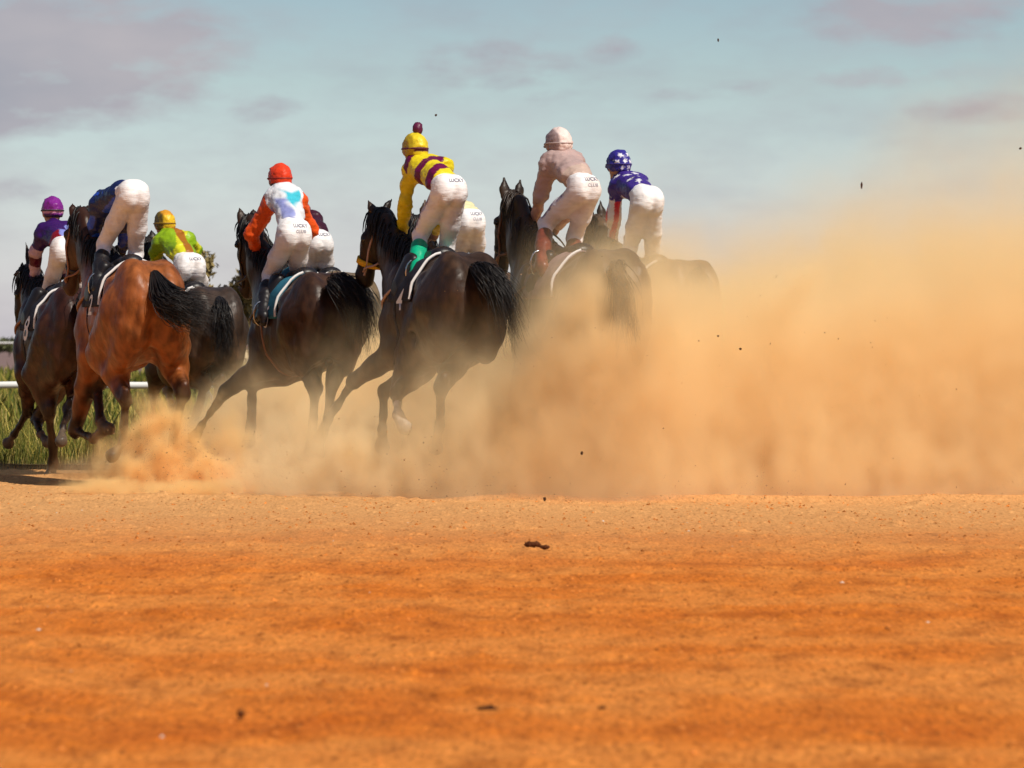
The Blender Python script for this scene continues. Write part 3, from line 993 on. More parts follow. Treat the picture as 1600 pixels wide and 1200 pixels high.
def dye3(v, arm, ta, tt, rel, L):
    c = T((.24, .40, .01), len(v))
    k = np.sin(rel[:, 1] * 30 + rel[:, 2] * 18 + 2)
    c = mixc(c, (.62, .62, .02), (k > .35) * 1.)
    c = mixc(c, (.34, .12, .01), ((np.abs(rel[:, 1] + .035) < .035) & ~arm) * 1.)
    return c


def dye4(v, arm, ta, tt, rel, L):
    c = T((.74, .76, .80), len(v))
    wob = .012 * np.sin(rel[:, 1] * 60) + .012 * np.sin(rel[:, 2] * 47 + 1)
    c = mixc(c, (.14, .18, .55), ~arm * (sm(.030, .055, rel[:, 1] + wob) * (1 - sm(.10, .12, rel[:, 1])) * (1 - sm(-.03, .0, rel[:, 2])) * sm(-.26, -.12, rel[:, 2])) * .8)
    hw_ = .075 - np.clip(-rel[:, 2] - .01, 0, .1) * .6
    c = mixc(c, (.02, .48, .62), sm(0, .018, hw_ - np.abs(rel[:, 1] + .012 + wob)) * (1 - sm(.015, .04, rel[:, 2] - .3 * np.abs(rel[:, 1] + .012))) * sm(-.10, -.05, rel[:, 2] + wob) * .95)
    c = mixc(c, (.80, .095, .012), arm * 1.)
    return c


def dye5(v, arm, ta, tt, rel, L): return T((.045, .008, .02), len(v))


def dye6(v, arm, ta, tt, rel, L):
    c = T((.74, .60, .015), len(v))
    k = np.sin(tt * 15.5 + rel[:, 1] * 14 + 2.4)
    c = mixc(c, (.13, .004, .055), (~arm & (k > .25)) * 1.)
    return c


def dye7(v, arm, ta, tt, rel, L): return T((.78, .72, .42), len(v))


def dye8(v, arm, ta, tt, rel, L):
    c = T((.46, .33, .31), len(v))
    c = mixc(c, (.60, .38, .32), (arm & (ta > .55)) * 1.)
    c = mixc(c, (.55, .42, .34), (tt < .35) * .7)
    return c


def dye9(v, arm, ta, tt, rel, L):
    c = T((.045, .022, .22), len(v))
    slv = arm & (ta > .22)
    al = (tt - 1) * .42
    for (y, z, R, ro) in ((.05, -.09, .034, .2), (-.035, -.05, .030, .9), (-.085, -.14, .030, .4), (.015, -.19, .032, 0), (.085, -.20, .028, .3), (-.045, -.25, .030, .5), (.0, .02, .026, .7), (.085, -.005, .026, .1), (.06, -.28, .028, .2)):
        c = mixc(c, (.75, .74, .80), (star_mask(rel[:, 1], al, y, z, R, ro) & ~slv) * 1.)
    w = slv
    st = np.sin(rel[:, 1] * 70 + rel[:, 0] * 20) > 0
    c = mixc(c, (.78, .74, .76), (w & st) * 1.); c = mixc(c, (.62, .02, .05), (w & ~st) * 1.)
    return c


def cap(base, low=None, zlow=-.03, band=None, stars=False, top=None, side=None):
    def fn(p):
        c = T(base, len(p))
        if top: c = mixc(c, top, (p[:, 2] > .055) * 1.)
        if band: c = mixc(c, band, ((p[:, 2] > -.035) & (p[:, 2] < -.005)) * 1.)
        if low: c = mixc(c, low, (p[:, 2] < zlow) * 1.)
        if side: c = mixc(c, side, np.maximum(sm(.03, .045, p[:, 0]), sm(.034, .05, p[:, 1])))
        if stars:
            for (y, z, R, ro) in ((.028, .055, .021, .2), (-.032, .058, .020, .6), (.0, .012, .024, .1), (-.052, .008, .021, .9), (.054, .002, .020, .5), (.018, -.042, .020, 0), (-.03, -.04, .021, .3)):
                c = mixc(c, (.78, .78, .85), (star_mask(p[:, 1], p[:, 2], y, z, R, ro)) * 1.)
        return c
    return fn


HORSES = [
 dict(seed=101, label='dark bay racehorse at the far left of the pack, its head turned in profile', croup=(117, 448), D=31.8, deg=20,
      coat=(.036, .011, .006), poll=(43, 425, .95), muz=(34, 548, 1.12), hyaw=40, ears=[(20, 431, .90), (40, 378, 1.0)],
      LF=[None, (43, 642, .72), (22, 680, .95), (13, 692, 1.02)], RF=[None, (58, 655, .62), (63, 678, .42), (74, 690, .34)],
      LH=[None, (77, 648, -.30), (84, 722, -.12), (77, 746, -.06)], RH=[None, (108, 640, -.55), (98, 668, -.75), (96, 690, -.85)],
      tail=[(135, 470, -.9), (145, 520, -.98), (140, 570, -.98)], number='8', num_h=.26, strap=M_TAN, powder=.05, pt_amt=.8,
      rider=dict(label='jockey in a purple cap and dark purple jersey with pale blue spots, far left',
                 head=(82, 332, .60), sh=(86, 366, .44), shL=(70, 364, .48), shR=(101, 360, .42), elL=(57, 392, .58), haL=(53, 438, .78), elR=(108, 395, .6), haR=(98, 430, .8),
                 pel=(104, 392, .0), knL=(74, 458, .32), knR=(120, 458, .3), ftL=(64, 512, .05), ftR=(124, 512, .05),
                 dye=dye1, capdye=cap((.20, .015, .24), low=(.03, .01, .06), band=(.62, .30, .42), zlow=-.045), glove=(.01, .01, .01), sc=.9)),
 dict(seed=102, label='bright bay racehorse with a glossy orange brown rump and black tail', croup=(225, 405), D=29.3, deg=20,
      coat=(.24, .072, .018), points=(.012, .006, .005), neckdark=.93, front_shade=(.10, .032, .012), poll=(126, 336, .95), muz=(110, 455, 1.22), hyaw=5, ears=[(113, 318, .97), (140, 321, .97)],
      LF=[None, (118, 672, .70), (146, 686, .42), (164, 672, .32)], RF=[None, (151, 600, .50), (157, 658, .34), (171, 670, .26)],
      LH=[(168, 552, -.08), (195, 625, -.50), (192, 690, -.42), (176, 712, -.44)], RH=[(262, 540, -.18), (286, 615, -.62), (270, 690, -.40), (262, 728, -.34)],
      tail=[(262, 470, -.88), (290, 482, -.95), (326, 498, -.98)], tail_w=.13, tail_n=620, star=True, number='2', strap=M_TAN, powder=.04, girth=M_CLOTHB,
      rider=dict(label='jockey bent double in dark blue with white breeches on the bright bay horse',
                 head=(174, 345, .76), sh=(166, 318, .48), shL=(156, 322, .50), shR=(182, 322, .46), elL=(149, 352, .62), haL=(150, 388, .84), elR=(194, 352, .62), haR=(192, 394, .84),
                 pel=(209, 304, -.05), knL=(163, 382, .30), knR=(212, 398, .25), ftL=(153, 446, .02), ftR=(206, 440, .0),
                 hw=.048, hr=.098, dye=dye2, capdye=cap((.006, .01, .08)), glove=(.01, .01, .015))),
 dict(seed=103, label='dusty brown racehorse behind the bright bay, under the lime green jockey', croup=(325, 447), D=33.6, deg=22,
      coat=(.042, .027, .020), poll=(231, 382, .95), muz=(224, 455, 1.2), hyaw=0, ears=[(222, 366, .97), (237, 360, .97)],
      LF=[None, (240, 612, .52), (238, 665, .45), (238, 690, .5)], RF=[None, (262, 610, .6), (270, 640, .35), (280, 632, .3)],
      LH=[None, (320, 602, -.60), (302, 660, -.45), (294, 695, -.40)], RH=[None, (345, 600, -.62), (330, 662, -.42), (322, 700, -.38)],
      tail=[(346, 485, -.90), (350, 520, -.93), (350, 570, -.92)], tail_w=.07, powder=.3, cloth=M_WHITE,
      rider=dict(label='jockey in a yellow cap and lime green jersey with yellow sleeves',
                 head=(257, 352, .58), sh=(268, 376, .42), shL=(252, 380, .45), shR=(292, 376, .34), elL=(243, 396, .55), haL=(240, 425, .78), elR=(306, 392, .4), haR=(275, 425, .75),
                 pel=(297, 416, .0), knL=(280, 452, .32), knR=(316, 456, .3), ftL=(276, 500, .05), ftR=(318, 500, .05),
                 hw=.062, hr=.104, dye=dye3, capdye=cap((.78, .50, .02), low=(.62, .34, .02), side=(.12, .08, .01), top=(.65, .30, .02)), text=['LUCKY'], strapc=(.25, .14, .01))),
 dict(seed=104, label='very dark brown racehorse in the middle with a teal saddle cloth numbered 6', croup=(500, 425), D=29.8, deg=20,
      coat=(.036, .016, .009), poll=(389, 348, .95), muz=(384, 462, 1.18), hyaw=12, ears=[(374, 321, .97), (394, 324, .97)],
      LF=[None, (352, 612, .62), (316, 664, .92), (303, 684, .98)], RF=[None, (394, 602, .50), (392, 668, .45), (390, 690, .48)],
      LH=[(474, 540, -.10), (492, 608, -.50), (488, 680, -.32), (482, 712, -.28)], RH=[(540, 520, -.22), (520, 600, -.62), (508, 668, -.45), (504, 705, -.40)],
      tail=[(535, 446, -.92), (560, 480, -1.0), (572, 545, -1.05)], tail_w=.12, tail_n=340, number='6', cloth=M_CLOTHT, strap=M_LEATHER, girth=M_TAN, powder=.15, num_h=.22,
      rider=dict(label='jockey in a red cap and white vest with orange red sleeves',
                 head=(437, 282, .42), sh=(444, 308, .33), shL=(426, 314, .37), shR=(463, 312, .31), elL=(394, 366, .52), haL=(402, 396, .80), elR=(486, 358, .42), haR=(462, 392, .75),
                 pel=(460, 366, -.06), knL=(421, 430, .26), knR=(463, 430, .26), ftL=(411, 490, .0), ftR=(462, 485, .0),
                 hw=.058, hr=.104, cw=.118, dye=dye4, capdye=cap((.72, .05, .012), low=(.05, .01, .03), zlow=-.048), text=['LUCKY', 'CLUB'], glove=(.7, .68, .68), strapc=(.3, .02, .01))),
 dict(seed=105, label='pale dust covered racehorse half hidden between two darker ones', croup=(537, 424), D=33.4, deg=20,
      coat=(.16, .115, .07), poll=(462, 392, .95), muz=(455, 470, 1.2), tail=[(560, 450, -.9), (575, 490, -.98), (580, 540, -1.0)], powder=.5,
      rider=dict(label='jockey in a dark maroon jersey half hidden behind the red capped one',
                 head=(470, 338, .60), sh=(480, 350, .45), shL=(470, 356, .48), shR=(490, 345, .42), elL=(462, 385, .58), haL=(458, 410, .8), elR=(505, 380, .5), haR=(485, 415, .75),
                 pel=(500, 378, .0), knL=(482, 430, .3), knR=(509, 432, .28), ftL=(480, 470, .05), ftR=(510, 470, .05),
                 hw=.048, hr=.088, dye=dye5, capdye=cap((.10, .01, .02)), text=['LUCKY'])),
 dict(seed=106, label='dark brown racehorse with an orange yellow noseband, right of centre', croup=(718, 393), D=27.9, deg=20,
      coat=(.034, .018, .011), poll=(593, 337, .95), muz=(566, 440, 1.14), hyaw=42, ears=[(575, 312, .95), (612, 311, 1.0)],
      LF=[None, (553, 596, .72), (513, 655, 1.0), (500, 684, 1.08)], RF=[None, (600, 612, .50), (597, 672, .42), (597, 698, .45)],
      LH=[(650, 566, .12), (621, 616, -.06), (622, 648, -.24), (632, 668, -.30)], RH=[(722, 540, -.2), (690, 605, -.58), (687, 665, -.42), (680, 700, -.36)],
      tail=[(762, 430, -.90), (786, 465, -.98), (806, 530, -1.0)], tail_w=.10, tail_n=330, yellow_nose=True, number='4', strap=M_PINKSTRAP, powder=.25, socks=['LH'],
      rider=dict(label='jockey in yellow with maroon bands and a pompom on the cap',
                 head=(648, 236, .50), sh=(660, 264, .42), shL=(646, 262, .46), shR=(692, 262, .36), elL=(633, 312, .54), haL=(629, 372, .80), elR=(690, 328, .5), haR=(680, 368, .78),
                 pel=(703, 296, -.05), knL=(657, 368, .28), knR=(697, 388, .25), ftL=(650, 426, .0), ftR=(694, 430, .0),
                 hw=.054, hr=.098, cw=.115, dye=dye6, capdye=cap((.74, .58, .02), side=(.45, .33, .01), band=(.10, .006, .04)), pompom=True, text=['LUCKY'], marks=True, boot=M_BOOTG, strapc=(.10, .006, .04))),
 dict(seed=107, label='brown racehorse almost hidden behind the one with the yellow noseband', croup=(765, 425), D=32.6, deg=22,
      coat=(.10, .05, .03), poll=(650, 348, .95), muz=(640, 430, 1.2), tail=[(780, 460, -.9), (790, 490, -.98), (790, 540, -1.0)], powder=.4,
      rider=dict(label='jockey in cream of whom little but white breeches shows',
                 head=(706, 340, .60), sh=(716, 338, .44), shL=(706, 345, .46), shR=(728, 330, .42), elL=(700, 370, .56), haL=(690, 395, .8), elR=(735, 365, .5), haR=(715, 395, .75),
                 pel=(736, 346, .0), knL=(718, 400, .3), knR=(746, 404, .28), ftL=(715, 440, .05), ftR=(745, 440, .05),
                 hw=.052, hr=.094, dye=dye7, capdye=cap((.7, .65, .4)), text=['LUCKY', 'CLUB'])),
 dict(seed=108, label='brown racehorse with pricked ears fading into the dust under the pale pink jockey', croup=(942, 388), D=27.6, deg=24,
      coat=(.060, .034, .020), poll=(800, 312, .95), muz=(780, 425, 1.18), hyaw=8, ears=[(788, 279, .97), (813, 281, .97)],
      tail=[(962, 425, -.92), (972, 470, -.95), (975, 540, -.95)], tail_w=.06, powder=.5, cloth=M_CLOTHM, strap=M_TAN, hair=(.03, .02, .015),
      rider=dict(label='jockey in pale pink with a white cap, holding a whip',
                 head=(872, 228, .42), sh=(876, 256, .37), shL=(860, 260, .40), shR=(896, 252, .32), elL=(844, 306, .50), haL=(834, 348, .80), elR=(905, 305, .42), haR=(868, 360, .75),
                 pel=(914, 294, -.06), knL=(853, 350, .34), knR=(897, 372, .26), ftL=(846, 412, .05), ftR=(898, 415, .0),
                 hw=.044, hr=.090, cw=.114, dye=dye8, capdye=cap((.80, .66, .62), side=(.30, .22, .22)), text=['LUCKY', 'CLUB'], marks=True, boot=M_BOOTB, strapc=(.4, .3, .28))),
 dict(seed=109, label='light brown racehorse on the right, its rump swallowed by the dust', croup=(1058, 405), D=30.6, deg=24,
      coat=(.12, .07, .04), poll=(931, 348, .95), muz=(915, 430, 1.18), ears=[(926, 330, .97), (938, 313, .97)],
      tail=[(1090, 440, -.9), (1100, 480, -.98), (1100, 540, -1.0)], powder=.5, hair=(.05, .03, .02),
      rider=dict(label='jockey in a blue cap and jersey covered in white stars',
                 head=(966, 260, .50), sh=(978, 288, .42), shL=(966, 292, .44), shR=(998, 288, .38), elL=(958, 336, .52), haL=(958, 384, .78), elR=(1004, 332, .45), haR=(990, 376, .74),
                 pel=(1012, 312, -.05), knL=(984, 388, .28), knR=(1019, 402, .25), ftL=(984, 436, .0), ftR=(1016, 446, .0),
                 hw=.056, hr=.102, dye=dye9, capdye=cap((.035, .025, .26), stars=True), boot=M_BOOTB, strapc=(.03, .02, .2))),
]
for hc in HORSES:
    build_horse(hc)
    build_rider(hc)

# whip held by the pale pink jockey
fr8 = HORSES[7]['fr']
w = [fr8.px(846, 352, .78), fr8.px(861, 363, .55), fr8.px(876, 376, .35), fr8.px(888, 394, .2)]
v, q = tube_np(curve_pts(w, 12), np.linspace(.010, .004, 12), 6)
wh = link('riding_whip', mesh_np('riding_whip', v - np.array(w[0]), q), None, M_BOOT)
Rz = fr8.rotz(); L0 = w[0]
wh.location = (fr8.B[0] + math.cos(Rz) * L0[0] - math.sin(Rz) * L0[1], fr8.B[1] + math.sin(Rz) * L0[0] + math.cos(Rz) * L0[1], L0[2])
wh.rotation_euler = (0, 0, Rz)
tag(wh, 'thin black whip in the hand of the pale pink jockey', 'whip')
#SETTING_BEGIN
# ------------------------------------------------------------------ ground
def axis_pts(parts):
    out = []
    for a, b, st in parts: out.append(np.arange(a, b, st))
    out.append(np.array([parts[-1][1]]))
    return np.concatenate(out)


gx = axis_pts([(-4000, -200, 380), (-200, -30, 17), (-30, -10, .5), (-10, -4.2, .08), (-4.2, 4.2, .024), (4.2, 10, .08), (10, 30, .5), (30, 200, 17), (200, 4000, 380)])
gy = axis_pts([(-200, -10, 19), (-10, 7, .4), (7, 30.5, .026), (30.5, 36, .08), (36, 80, 1.5), (80, 300, 20), (300, 8000, 700)])
GX, GY = np.meshgrid(gx, gy, indexing='ij')
H = .016 * noise2(GX, GY * .5, .55, 1, 5) + .014 * noise2(GX, GY * .5, 1.3, 2, 3)
H += .022 * np.clip(noise2(GX, GY * .6, .10, 4, 3) - .28, 0, 1) * 2
# churned lip where the field has gone through, and harrow lines
H += .035 * np.exp(-((GY - 26.9 - .25 * noise2(GX, GY * 0, 1.6, 5, 3)) / .16) ** 2) * (.35 + .9 * np.clip(noise2(GX, GY * 0, 1.1, 6, 3) + .4, 0, 1))
H += .022 * np.exp(-((GY - 25.7 - .3 * noise2(GX, GY * 0, 2.6, 8, 3)) / .10) ** 2) * np.clip(noise2(GX, GY * 0, .9, 9, 3) + .2, 0, 1)
H += .03 * np.exp(-((GY - 31.4) / .25) ** 2)
near = sm(120, 30, GY) * 1.0 if False else np.where(GY < 60, 1.0, 0.0)
H = H * near * np.where(np.abs(GX) < 29, 1, 0)
V = np.stack([GX.ravel(), GY.ravel(), H.ravel()], 1)
ny = len(gy); I, Jx = np.meshgrid(np.arange(len(gx) - 1), np.arange(ny - 1), indexing='ij')
b0 = (I * ny + Jx).ravel()
Q = np.stack([b0, b0 + ny, b0 + ny + 1, b0 + 1], 1)

mg, nt, bs = new_mat('dirt')
bs.inputs['Roughness'].default_value = .95; bs.inputs['Specular IOR Level'].default_value = .12
N, L = nt.nodes, nt.links
tc = N.new('ShaderNodeTexCoord')


def tex(scale, detail, stretch=(1, 1, 1), rough=.55):
    mp = N.new('ShaderNodeMapping'); mp.inputs['Scale'].default_value = stretch
    L.new(tc.outputs['Object'], mp.inputs['Vector'])
    n = N.new('ShaderNodeTexNoise'); n.inputs['Scale'].default_value = scale; n.inputs['Detail'].default_value = detail
    n.inputs['Roughness'].default_value = rough
    L.new(mp.outputs[0], n.inputs['Vector']); return n.outputs['Fac']


def rampn(fac, stops):
    r = N.new('ShaderNodeValToRGB'); el = r.color_ramp.elements
    el[0].position, el[0].color = stops[0][0], (*stops[0][1], 1)
    el[1].position, el[1].color = stops[-1][0], (*stops[-1][1], 1)
    for p, c in stops[1:-1]:
        e = el.new(p); e.color = (*c, 1)
    L.new(fac, r.inputs[0]); return r.outputs[0]


def mixn(a, b, fac, mode='MIX'):
    m = N.new('ShaderNodeMix'); m.data_type = 'RGBA'; m.blend_type = mode
    if isinstance(fac, (int, float)): m.inputs[0].default_value = fac
    else: L.new(fac, m.inputs[0])
    for i, x in ((6, a), (7, b)):
        if isinstance(x, tuple): m.inputs[i].default_value = (*x, 1)
        else: L.new(x, m.inputs[i])
    return m.outputs[2]


bandm = N.new('ShaderNodeMath'); bandm.operation = 'MULTIPLY_ADD'; L.new(tex(1.5, 6, (1, .45, 1), .6), bandm.inputs[0]); bandm.inputs[1].default_value = .5
bm2 = N.new('ShaderNodeMath'); bm2.operation = 'MULTIPLY'; L.new(tex(.75, 4, (.16, 1, 1)), bm2.inputs[0]); bm2.inputs[1].default_value = .5; L.new(bm2.outputs[0], bandm.inputs[2])
big = rampn(bandm.outputs[0], [(.34, (.60, .145, .014)), (.46, (.70, .200, .025)), (.56, (.77, .270, .052)), (.66, (.75, .245, .042))])
mid = rampn(tex(6.5, 6, (1, .3, 1)), [(.30, (.62, .55, .5)), (.48, (1, 1, 1)), (.72, (1.12, 1.1, 1.08))])
fine = rampn(tex(60, 5, (1, .16, 1), .7), [(.30, (.22, .15, .11)), (.42, (.80, .76, .72)), (.58, (1.0, 1.0, 1.0)), (.74, (1.45, 1.5, 1.6))])
c1 = mixn(big, mid, .8, 'MULTIPLY'); c1 = mixn(c1, fine, .95, 'MULTIPLY')
# paler, drier strip where the pack has powdered the surface; mauve bare country far beyond the rail
sx = N.new('ShaderNodeSeparateXYZ'); L.new(tc.outputs['Object'], sx.inputs[0])


def mrange(x, a, b):
    m = N.new('ShaderNodeMapRange'); m.interpolation_type = 'SMOOTHSTEP'; m.inputs[1].default_value = a; m.inputs[2].default_value = b
    L.new(x, m.inputs[0]); return m.outputs[0]


c2 = mixn(c1, mixn((.72, .37, .14), fine, .7, 'MULTIPLY'), mrange(sx.outputs['Y'], 17.5, 26.5))
c3 = mixn(c2, (.22, .15, .14), mrange(sx.outputs['Y'], 60, 110))
L.new(c3, bs.inputs['Base Color'])
bp = N.new('ShaderNodeBump'); bp.inputs['Strength'].default_value = .8; bp.inputs['Distance'].default_value = .02
hn = N.new('ShaderNodeMath'); hn.operation = 'ADD'
L.new(tex(38, 6, (1, 1, 1), .65), hn.inputs[0]); L.new(tex(9, 4), hn.inputs[1]); L.new(hn.outputs[0], bp.inputs['Height'])
L.new(bp.outputs[0], bs.inputs['Normal'])
g = link('ground', mesh_np('ground', V, Q, True), None, mg); tag(g, None, None, kind='structure')
g['label'] = 'raked orange dirt racetrack running to the flat horizon'

# loose crumbs of dirt on the track
def rocks(n, xs, ys, smin, smax, seed, dark=.8):
    r = np.random.default_rng(seed)
    base = np.array([(1, 0, 0), (-1, 0, 0), (0, 1, 0), (0, -1, 0), (0, 0, 1), (0, 0, -1)], float)
    fc = np.array([(0, 2, 4), (2, 1, 4), (1, 3, 4), (3, 0, 4), (2, 0, 5), (1, 2, 5), (3, 1, 5), (0, 3, 5)])
    Vs, Fs, Cs = [], [], []
    y = ys[0] + (ys[1] - ys[0]) * r.random(n) ** 1.0
    x = (r.random(n) * 2 - 1) * (.135 * y + .6) if xs is None else xs[0] + (xs[1] - xs[0]) * r.random(n)
    s = smin + (smax - smin) * r.random(n) ** 5
    for i in range(n):
        v = base * (s[i] * (.6 + .8 * r.random((6, 3)))) * (1, 1, .7)
        a = r.random() * 6.28; ca, sa = math.cos(a), math.sin(a)
        v = np.stack([v[:, 0] * ca - v[:, 1] * sa, v[:, 0] * sa + v[:, 1] * ca, v[:, 2]], 1)
        Vs.append(v + (x[i], y[i], 0)); Fs.append(fc + 6 * i)
        t = r.random(); c = np.array([.52, .17, .035]) * (.5 + .8 * t) if r.random() > .008 else np.array([.62, .52, .42])
        Cs.append(np.tile(c, (6, 1)))
    return np.concatenate(Vs), np.concatenate(Fs), np.concatenate(Cs)


from bisect import bisect_left
def ground_z(x, y):
    i = np.clip(np.searchsorted(gx, x) - 1, 0, len(gx) - 2); j = np.clip(np.searchsorted(gy, y) - 1, 0, len(gy) - 2)
    return H[i, j]


Vr, Fr, Cr = rocks(22000, None, (8.5, 29), .0015, .013, 12)
Vr[:, 2] += ground_z(Vr[:, 0], Vr[:, 1])
M_CRUMB = attr_mat('dirt_crumb', .95, .1, .2, 60, .3, 90)
o = link('gravel', mesh_np('gravel', Vr, Fr, False, Cr), None, M_CRUMB); tag(o, 'crumbs and pebbles of orange dirt scattered over the track', 'gravel', kind='stuff')


def clod(name, P, size, seed, label, cat, sc=(1, 1, 1), col=(.16, .06, .02), group=None):
    f = Field(np.array([-1.6] * 3) * max(sc) * size, np.array([1.6] * 3) * max(sc) * size, size * max(sc) / 9)
    f.ell((0, 0, 0), np.array(sc) * size, size * .3); f.rough(size * .16, size * .9, seed, 2.4)
    v, q = f.mesh()
    o = link(name, mesh_np(name, v, q, False, np.tile(np.array(col), (len(v), 1))), None, M_CRUMB); o.location = P
    return tag(o, label, cat, group)


def at(x, y, D): return ((x - 800) / FPX * D, D, CAMZ + (HZ - y) / FPX * D)


def on_ground(x, y):
    D = FPX * CAMZ / (y - HZ); return ((x - 800) / FPX * D, D, 0.0)


p = on_ground(762, 1113); clod('dirt_clod', (p[0], p[1], .008), .012, 1, 'dark flat stick-like clod lying on the orange dirt near the camera', 'clod', (2.4, .9, .7), (.05, .018, .01))
p = on_ground(832, 857); clod('dirt_clod', (p[0], p[1], .02),   .018, 2, 'dark clod on the orange dirt in the middle of the track', 'clod', (2.3, 1, .8), (.09, .03, .012))
p = on_ground(851, 859); clod('dirt_clod', (p[0], p[1], .012), .015, 3, 'smaller dark clod just to the right of the larger clod mid track', 'clod', (1.6, 1, .7), (.09, .03, .012))
p = on_ground(940, 1112); clod('dirt_clod', (p[0], p[1], .008), .009, 4, 'small dark lump right of the stick-like clod near the camera', 'clod', (1.1, .9, .9), (.12, .04, .012))
p = on_ground(376, 1120); clod('dirt_clod', (p[0], p[1], .008), .010, 14, 'small brown lump on the dirt at lower left', 'clod', (1.0, .9, 1), (.16, .06, .02))
FLY = [(1346, 289, 26.5, .014, (.5, .5, 2.2), 'long dark clod flying high in the dusty sky on the right'),
       (1122, 63, 27, .009, (.7, .7, 1.5), 'small dark clod flying against the clear upper sky'),
       (681, 180, 27, .009, (1, .8, .9), 'tiny clod in the air just right of the pompom cap'),
       (909, 708, 26.2, .011, (.8, .8, 1.3), 'dark clod flying low in front of the thick dust'),
       (851, 780, 26.3, .012, (.9, .8, 1.3), 'dark clod skipping along the foot of the dust'),
       (1157, 545, 26.2, .009, (1.1, .8, .9), 'dark speck of dirt hanging in the middle of the dust wall'),
       (1122, 525, 26.2, .007, (1, .8, .9), 'faint speck of dirt left of the one hanging in the dust wall'),
       (1594, 232, 26.4, .009, (1.1, .8, .9), 'speck of dirt flying at the extreme right above the dust')
       ]
for i, (x, y, D, s, sc, lb) in enumerate(FLY):
    clod('flying_clod', at(x, y, D), s * .8, 20 + i, lb, 'clod', sc, (.07, .035, .02), 'clods thrown up by the hooves')

# ------------------------------------------------------------------ grass beyond the track
def grass(n, xr, yr, h0, h1, w, seed, dens_pow=1.0):
    r = np.random.default_rng(seed)
    y = yr[0] + (yr[1] - yr[0]) * r.random(n) ** dens_pow; x = xr[0] + (xr[1] - xr[0]) * r.random(n)
    cl = noise2(x, y, .9, seed + 1, 3)
    keep = r.random(n) < np.clip(.65 + cl * 1.2, .15, 1); x, y, cl = x[keep], y[keep], cl[keep]; n = len(x)
    h = (h0 + (h1 - h0) * r.random(n) ** 1.5) * np.clip(.75 + cl * .9, .35, 1.4)
    a = r.random(n) * 6.28; ww = w * (.6 + .8 * r.random(n)); lean = r.standard_normal((n, 2)) * .22
    dx, dy = np.cos(a) * ww, np.sin(a) * ww
    V = np.zeros((n, 5, 3))
    V[:, 0] = np.stack([x - dx, y - dy, 0 * x - .02], 1); V[:, 1] = np.stack([x + dx, y + dy, 0 * x - .02], 1)
    mx, my = x + lean[:, 0] * h * .45, y + lean[:, 1] * h * .45
    V[:, 2] = np.stack([mx + dx * .8, my + dy * .8, h * .6], 1); V[:, 3] = np.stack([mx - dx * .8, my - dy * .8, h * .6], 1)
    V[:, 4] = np.stack([x + lean[:, 0] * h * 1.1, y + lean[:, 1] * h * 1.1, h], 1)
    b = np.arange(n) * 5
    T1 = np.stack([b, b + 1, b + 2], 1); T2 = np.stack([b, b + 2, b + 3], 1); T3 = np.stack([b + 3, b + 2, b + 4], 1)
    k = r.random(n)[:, None]; pal = np.where(k < .5, [[.12, .125, .018]], np.where(k < .72, [[.28, .22, .045]], np.where(k < .90, [[.04, .06, .01]], [[.36, .28, .09]])))
    pal = pal * (.7 + .6 * r.random((n, 1))) * (1 + .5 * cl[:, None])
    C = np.repeat(pal[:, None, :], 5, 1).copy(); C[:, 4] *= 1.3
    return V.reshape(-1, 3), np.concatenate([T1, T2, T3]), C.reshape(-1, 3)


P1 = grass(110000, (-7.2, -.6), (33.4, 41), .08, .31, .0035, 31, 1.2)
P2 = grass(34000, (-10, 0), (41, 70), .18, .42, .014, 33, 1.3)
P3 = grass(16000, (-20, -2), (70, 120), .25, .50, .03, 35)
P4 = grass(14000, (-.6, 9), (34, 60), .15, .40, .02, 37)
Vg, Fg, Cg = [], [], []; off = 0
for (a, b, c_) in (P1, P2, P3, P4):
    Vg.append(a); Fg.append(b + off); Cg.append(c_); off += len(a)
M_GRASS = attr_mat('grass_blade', .7, .25, .15, 10, 0, 10)
bs_ = M_GRASS.node_tree.nodes['Principled BSDF']
o = link('grass', mesh_np('grass', np.concatenate(Vg), np.concatenate(Fg), False, np.concatenate(Cg)), None, M_GRASS)
tag(o, 'rough green and straw coloured grass beyond the track', 'grass', kind='stuff')
sv = [(-60, 33.3, .045), (60, 33.3, .045), (60, 120, .045), (-60, 120, .045)]
mfield = simple('field_soil', (.13, .095, .04), .95, .1, .5, .8, .5, 8)
o = link('field', mesh_np('field', sv, [(0, 1, 2, 3)], False), None, mfield); tag(o, None, None, kind='structure')

# ------------------------------------------------------------------ running rails
M_RAIL = simple('rail_plastic', (.80, .80, .78), .4, .5, .05, 4)


def rail(D, z, r, x0, x1, step, label, phase=0.0, goose=True):
    rt = root('running_rail', (x0, D, 0), 0, label, 'rail')
    n = 60
    pts = [((x1 - x0) * i / n, .01 * math.sin(i * .7), z + .004 * math.sin(i * 1.3)) for i in range(n + 1)]
    v, q = tube_np(pts, r, 12); link('rail', mesh_np('rail', v, q), rt, M_RAIL)
    x = phase
    while x < x1 - x0:
        if goose:
            pts = curve_pts([(x - .16, -.02, z + .02), (x - .10, 0, z - .03), (x - .02, .15, z - .22), (x, .2, z - .42), (x, .2, -.05)], 14)
        else: pts = [(x, 0, z), (x, 0, z * .5), (x, 0, -.05)]
        v, q = tube_np(pts, r * .55, 8); link('post', mesh_np('post', v, q), rt, M_RAIL)
        x += step
    return rt


xg = (338 - 800) / FPX * 41
rail(41, .59, .034, -12, 10, 3.4, 'white running rail on curved posts at the edge of the grass', phase=(xg + 12) % 3.4)
rail(240, .97, .05, -60, 60, 12, 'thin far white rail along the horizon at the left', phase=2, goose=False)

